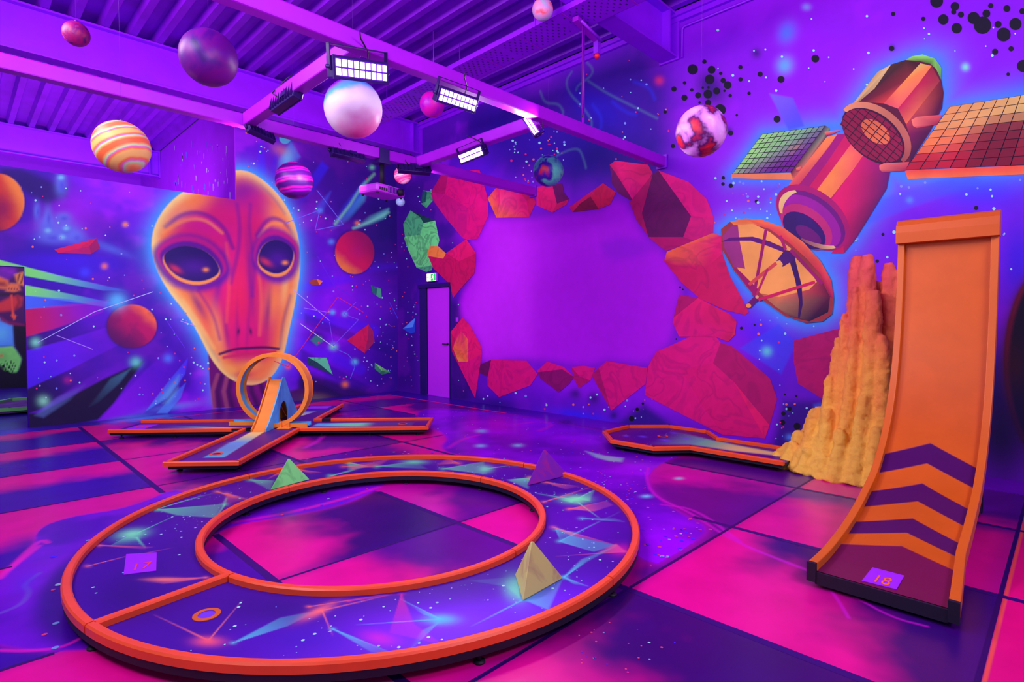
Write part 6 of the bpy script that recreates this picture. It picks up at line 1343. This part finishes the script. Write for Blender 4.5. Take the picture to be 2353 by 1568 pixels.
RSh = Sheet(np.stack([Sg.ravel(), Yg.ravel()], 1), lift_ramp); paint_ramp(RSh)
XZ = np.array([ramp_at(s) for s in sg]); RV = np.stack([np.repeat(XZ[:, 0], 110), YY.ravel(), np.repeat(XZ[:, 1], 110)], 1)-np.array([4.3,.68,0])
ix = np.arange(559)[:, None]*110+np.arange(109)[None, :]; RF = np.stack([ix, ix+110, ix+111, ix+1], -1).reshape(-1, 4)
surf = sheet_object('ramp_surface', RV, RF, RSh.C, M['print'], None, ramp)
NB = 70
for side in (0, 1):
    mb = MB(); V = []
    for k in range(NB+1):
        s = STOT*k/NB; p = ramp_at(s); nn = ramp_n(s); y = RY1 if side else yedge(s); ya, yb = (y-.004, y+.040) if side else (y-.040, y+.004)
        a = p-nn*.035; b = p+nn*.042
        V += [(a[0],ya,a[1]),(a[0],yb,a[1]),(b[0],yb,b[1]),(b[0],ya,b[1])]
    mb.add(V, [(k*4+q, k*4+(q+1) % 4, k*4+4+(q+1) % 4, k*4+4+q) for k in range(NB) for q in range(4)]+[(3,2,1,0),(NB*4,NB*4+1,NB*4+2,NB*4+3)])
    o = mb.build('ramp_rail', M['ramp_edge'], ramp); bv = o.modifiers.new('bevel', 'BEVEL'); bv.width = .004; bv.segments = 2
    y = RY1 if side else RY0-.045; mb = MB(); mb.box((3.205, y-.04 if not side else y-.004, .03), (3.229, y+.004 if not side else y+.04, ZD+.045)); mb.build('rail_cap', M['black'], ramp)
mb = MB(); V = []
for k in range(NB+1):
    s = STOT*k/NB; p = ramp_at(s); nn = ramp_n(s); a = p-nn*.006; b = p-nn*.034
    V += [(a[0],yedge(s)+.005,a[1]),(a[0],RY1-.005,a[1]),(b[0],RY1-.005,b[1]),(b[0],yedge(s)+.005,b[1])]
mb.add(V, [(k*4+q, k*4+(q+1) % 4, k*4+4+(q+1) % 4, k*4+4+q) for k in range(NB) for q in range(4)]+[(3,2,1,0),(NB*4,NB*4+1,NB*4+2,NB*4+3)]); mb.build('ramp_shell', M['ramp_edge'], ramp)
mb = MB(); mb.box((3.212, RY0-.04, .02), (3.228, RY1, ZD-.002)); mb.box((3.228, RY0-.02, .02), (3.70, RY1, .05)); mb.build('front_board', M['black'], ramp)
# rounded cap over the top end
mb = MB(); cp = [(5.31,2.02),(5.20,2.02),(5.195,2.10),(5.205,2.155),(5.235,2.19),(5.275,2.205),(5.33,2.205),(5.33,2.02)]
y0, y1 = RY0-.045, RY1+.045; nC = len(cp); mb.add([(a,y,b) for y in (y0, y1) for a, b in cp], [tuple(range(nC)), tuple(range(2*nC-1, nC-1, -1))]+[(k, (k+1) % nC, nC+(k+1) % nC, nC+k) for k in range(nC)]); mb.build('top_cap', M['orange_ramp'], ramp)
for y in (RY0+.05, RY1-.05):
    mb = MB(); mb.bar((5.36, y, 0), (5.36, y, 2.0), .05, .05, up=(1,0,0)); mb.bar((5.36, y, .05), (4.3, y, .05), .05, .05); mb.bar((5.36, y, .9), (5.13, y, .9), .04, .04); mb.build('support_post', M['black'], ramp)
for x in (3.5, 4.2, 5.3):
    for y in (RY0+.08, RY1-.08):
        mb = MB(); mb.cyl((x, y, 0), (x, y, .03), .025, 10); mb.build('foot', M['black'], ramp)
number_plate(ramp, [flo(*p, ZD)[:2] for p in [(1980,1336),(2060,1356),(2082,1318),(2010,1299)]], '18', M['digit'], .15, math.radians(-90), (2026,1336), .55)

# --- artificial rock beside the ramp
rk_mt, t, p = nt('yellow_lit_rock')
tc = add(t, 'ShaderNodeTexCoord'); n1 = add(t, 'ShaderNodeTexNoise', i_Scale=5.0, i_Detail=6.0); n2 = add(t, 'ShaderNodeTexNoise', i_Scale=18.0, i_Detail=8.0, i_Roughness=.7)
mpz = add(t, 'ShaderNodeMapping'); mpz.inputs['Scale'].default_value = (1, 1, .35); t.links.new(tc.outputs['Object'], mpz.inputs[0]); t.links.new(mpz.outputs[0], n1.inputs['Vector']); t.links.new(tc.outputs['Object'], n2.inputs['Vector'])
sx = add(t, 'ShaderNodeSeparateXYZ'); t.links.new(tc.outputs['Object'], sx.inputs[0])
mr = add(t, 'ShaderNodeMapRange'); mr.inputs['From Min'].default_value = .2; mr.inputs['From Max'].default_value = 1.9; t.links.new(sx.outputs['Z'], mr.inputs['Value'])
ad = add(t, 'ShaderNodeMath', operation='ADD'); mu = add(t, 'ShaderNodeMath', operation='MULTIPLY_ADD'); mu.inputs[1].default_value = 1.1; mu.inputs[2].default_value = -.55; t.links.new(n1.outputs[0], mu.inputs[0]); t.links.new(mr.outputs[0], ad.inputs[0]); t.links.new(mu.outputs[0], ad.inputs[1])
r = ramp_node(t, [(.0, lin((1,.80,.32))), (.35, lin((1,.68,.29))), (.7, lin((.96,.49,.30))), (1.0, lin((.92,.38,.36)))]); t.links.new(ad.outputs[0], r.inputs[0])  # yellow light low on the rock put into the colour, redder upward
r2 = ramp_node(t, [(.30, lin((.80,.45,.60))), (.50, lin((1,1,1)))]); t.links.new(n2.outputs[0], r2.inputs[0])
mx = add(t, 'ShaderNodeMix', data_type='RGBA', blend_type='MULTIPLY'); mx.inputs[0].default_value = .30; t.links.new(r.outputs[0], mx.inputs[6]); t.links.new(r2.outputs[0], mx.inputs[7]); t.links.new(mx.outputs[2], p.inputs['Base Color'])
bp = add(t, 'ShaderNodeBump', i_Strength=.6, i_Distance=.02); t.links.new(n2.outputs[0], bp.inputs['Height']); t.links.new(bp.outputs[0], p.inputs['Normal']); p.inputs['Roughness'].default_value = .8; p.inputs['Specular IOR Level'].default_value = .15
mb = MB(); rnd = random.Random(5)
PIL = [ # top (x, y, z), foot (x, y), top radius, foot radius
 ((5.90,1.425,2.02),(5.84,1.50),.062,.10),((5.86,1.325,2.02),(5.76,1.36),.072,.12),((5.93,1.175,1.94),(5.84,1.14),.066,.11),((5.93,1.10,1.86),(5.88,1.05),.05,.10),
 ((5.77,1.255,1.70),(5.64,1.27),.068,.11),((5.80,1.40,1.74),(5.70,1.47),.040,.09),((5.84,1.49,1.50),(5.74,1.60),.045,.09),((5.72,1.17,1.30),(5.60,1.15),.055,.10),
 ((5.88,1.555,1.27),(5.80,1.74),.055,.10),((5.76,1.42,1.02),(5.60,1.50),.050,.10),((5.80,1.60,.92),(5.68,1.74),.045,.10),((5.66,1.30,.78),(5.54,1.35),.050,.10),
 ((5.92,1.72,.60),(5.84,1.90),.07,.12),((5.72,1.60,.62),(5.60,1.64),.055,.10),((5.76,1.74,.50),(5.68,1.85),.055,.10),((5.92,1.90,.34),(5.84,2.03),.06,.11),((5.76,1.90,.26),(5.72,1.98),.05,.10),((5.64,1.74,.24),(5.60,1.78),.05,.09),((5.62,1.46,.46),(5.52,1.50),.05,.09),((5.60,1.18,.52),(5.53,1.20),.05,.09),((5.84,2.06,.12),(5.78,2.10),.05,.10),((5.58,1.58,.20),(5.55,1.62),.04,.08),
 ((6.12,1.36,1.80),(6.12,1.40),.14,.22),((6.15,1.15,1.72),(6.15,1.1),.12,.22),((6.05,1.50,1.30),(6.0,1.66),.11,.22),((6.1,1.78,.55),(6.15,1.95),.10,.20),((5.95,1.35,1.3),(5.86,1.42),.12,.26),((6.08,2.04,.18),(6.05,2.10),.07,.14),((5.92,1.2,1.1),(5.84,1.2),.12,.26),((5.9,1.6,.5),(5.86,1.7),.1,.2)]
for (tp, ft, r0, r1) in PIL:
    n = 14; path, rad = [], []
    for k in range(n+1):
        q = k/n; e = q**2.1
        path.append((tp[0]+(ft[0]-tp[0])*e+rnd.uniform(-.004,.004), tp[1]+(ft[1]-tp[1])*e+rnd.uniform(-.004,.004), tp[2]*(1-q)-.02*q))
        rad.append((r0+(r1-r0)*q**1.6)*rnd.uniform(.985,1.015)*(.62 if k == 0 else .92 if k == 1 else 1))
    mb.tube(path, rad, 14)
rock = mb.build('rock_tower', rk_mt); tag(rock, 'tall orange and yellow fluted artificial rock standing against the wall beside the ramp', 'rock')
md = rock.modifiers.new('remesh', 'REMESH'); md.mode = 'VOXEL'; md.voxel_size = .013; md.use_smooth_shade = True
md = rock.modifiers.new('smooth', 'SMOOTH'); md.factor = .5; md.iterations = 4
for nm, ty, sz, st in (('rock_lumps', 'CLOUDS', .07, .034), ('rock_grain', 'CLOUDS', .022, .014)):
    tx = bpy.data.textures.new(nm, ty); tx.noise_scale = sz; tx.noise_depth = 3
    md = rock.modifiers.new(nm, 'DISPLACE'); md.texture = tx; md.strength = st; md.mid_level = .5; md.texture_coords = 'LOCAL'

# --- green railed lane in the next hall, seen through the passage
gl = thing('green_lane', (.6, 12.5, 0), 'green-railed minigolf lane in the next hall, seen through the passage', 'minigolf course')
GP = [(.0,11.9),(.62,11.72),(1.6,11.72),(1.6,13.2),(.72,13.2),(.45,12.75),(.0,12.7)]
for a, b in zip(GP, GP[1:]+GP[:1]):
    mb = MB(); a3, b3 = np.array([*a, .09]), np.array([*b, .09]); d = (b3-a3)/np.linalg.norm(b3-a3)*.02; mb.bar(a3-d, b3+d, .05, .055); mb.build('rail', M['green_rail'], gl)
mb = MB(); mb.add([(a, b, z) for z in (.03, .075) for a, b in GP], [tuple(range(7))[::-1], tuple(range(7, 14))]+[(k, (k+1) % 7, 7+(k+1) % 7, 7+k) for k in range(7)]); mb.build('deck_board', flat('green_lane_deck', (.38,.22,.5), .5, .5, 5), gl)
feet(gl, [(.6,11.9),(1.5,11.9),(1.5,13.0),(.8,13.0)])

for o in bpy.data.objects:
    if '_o' in o: del o['_o']
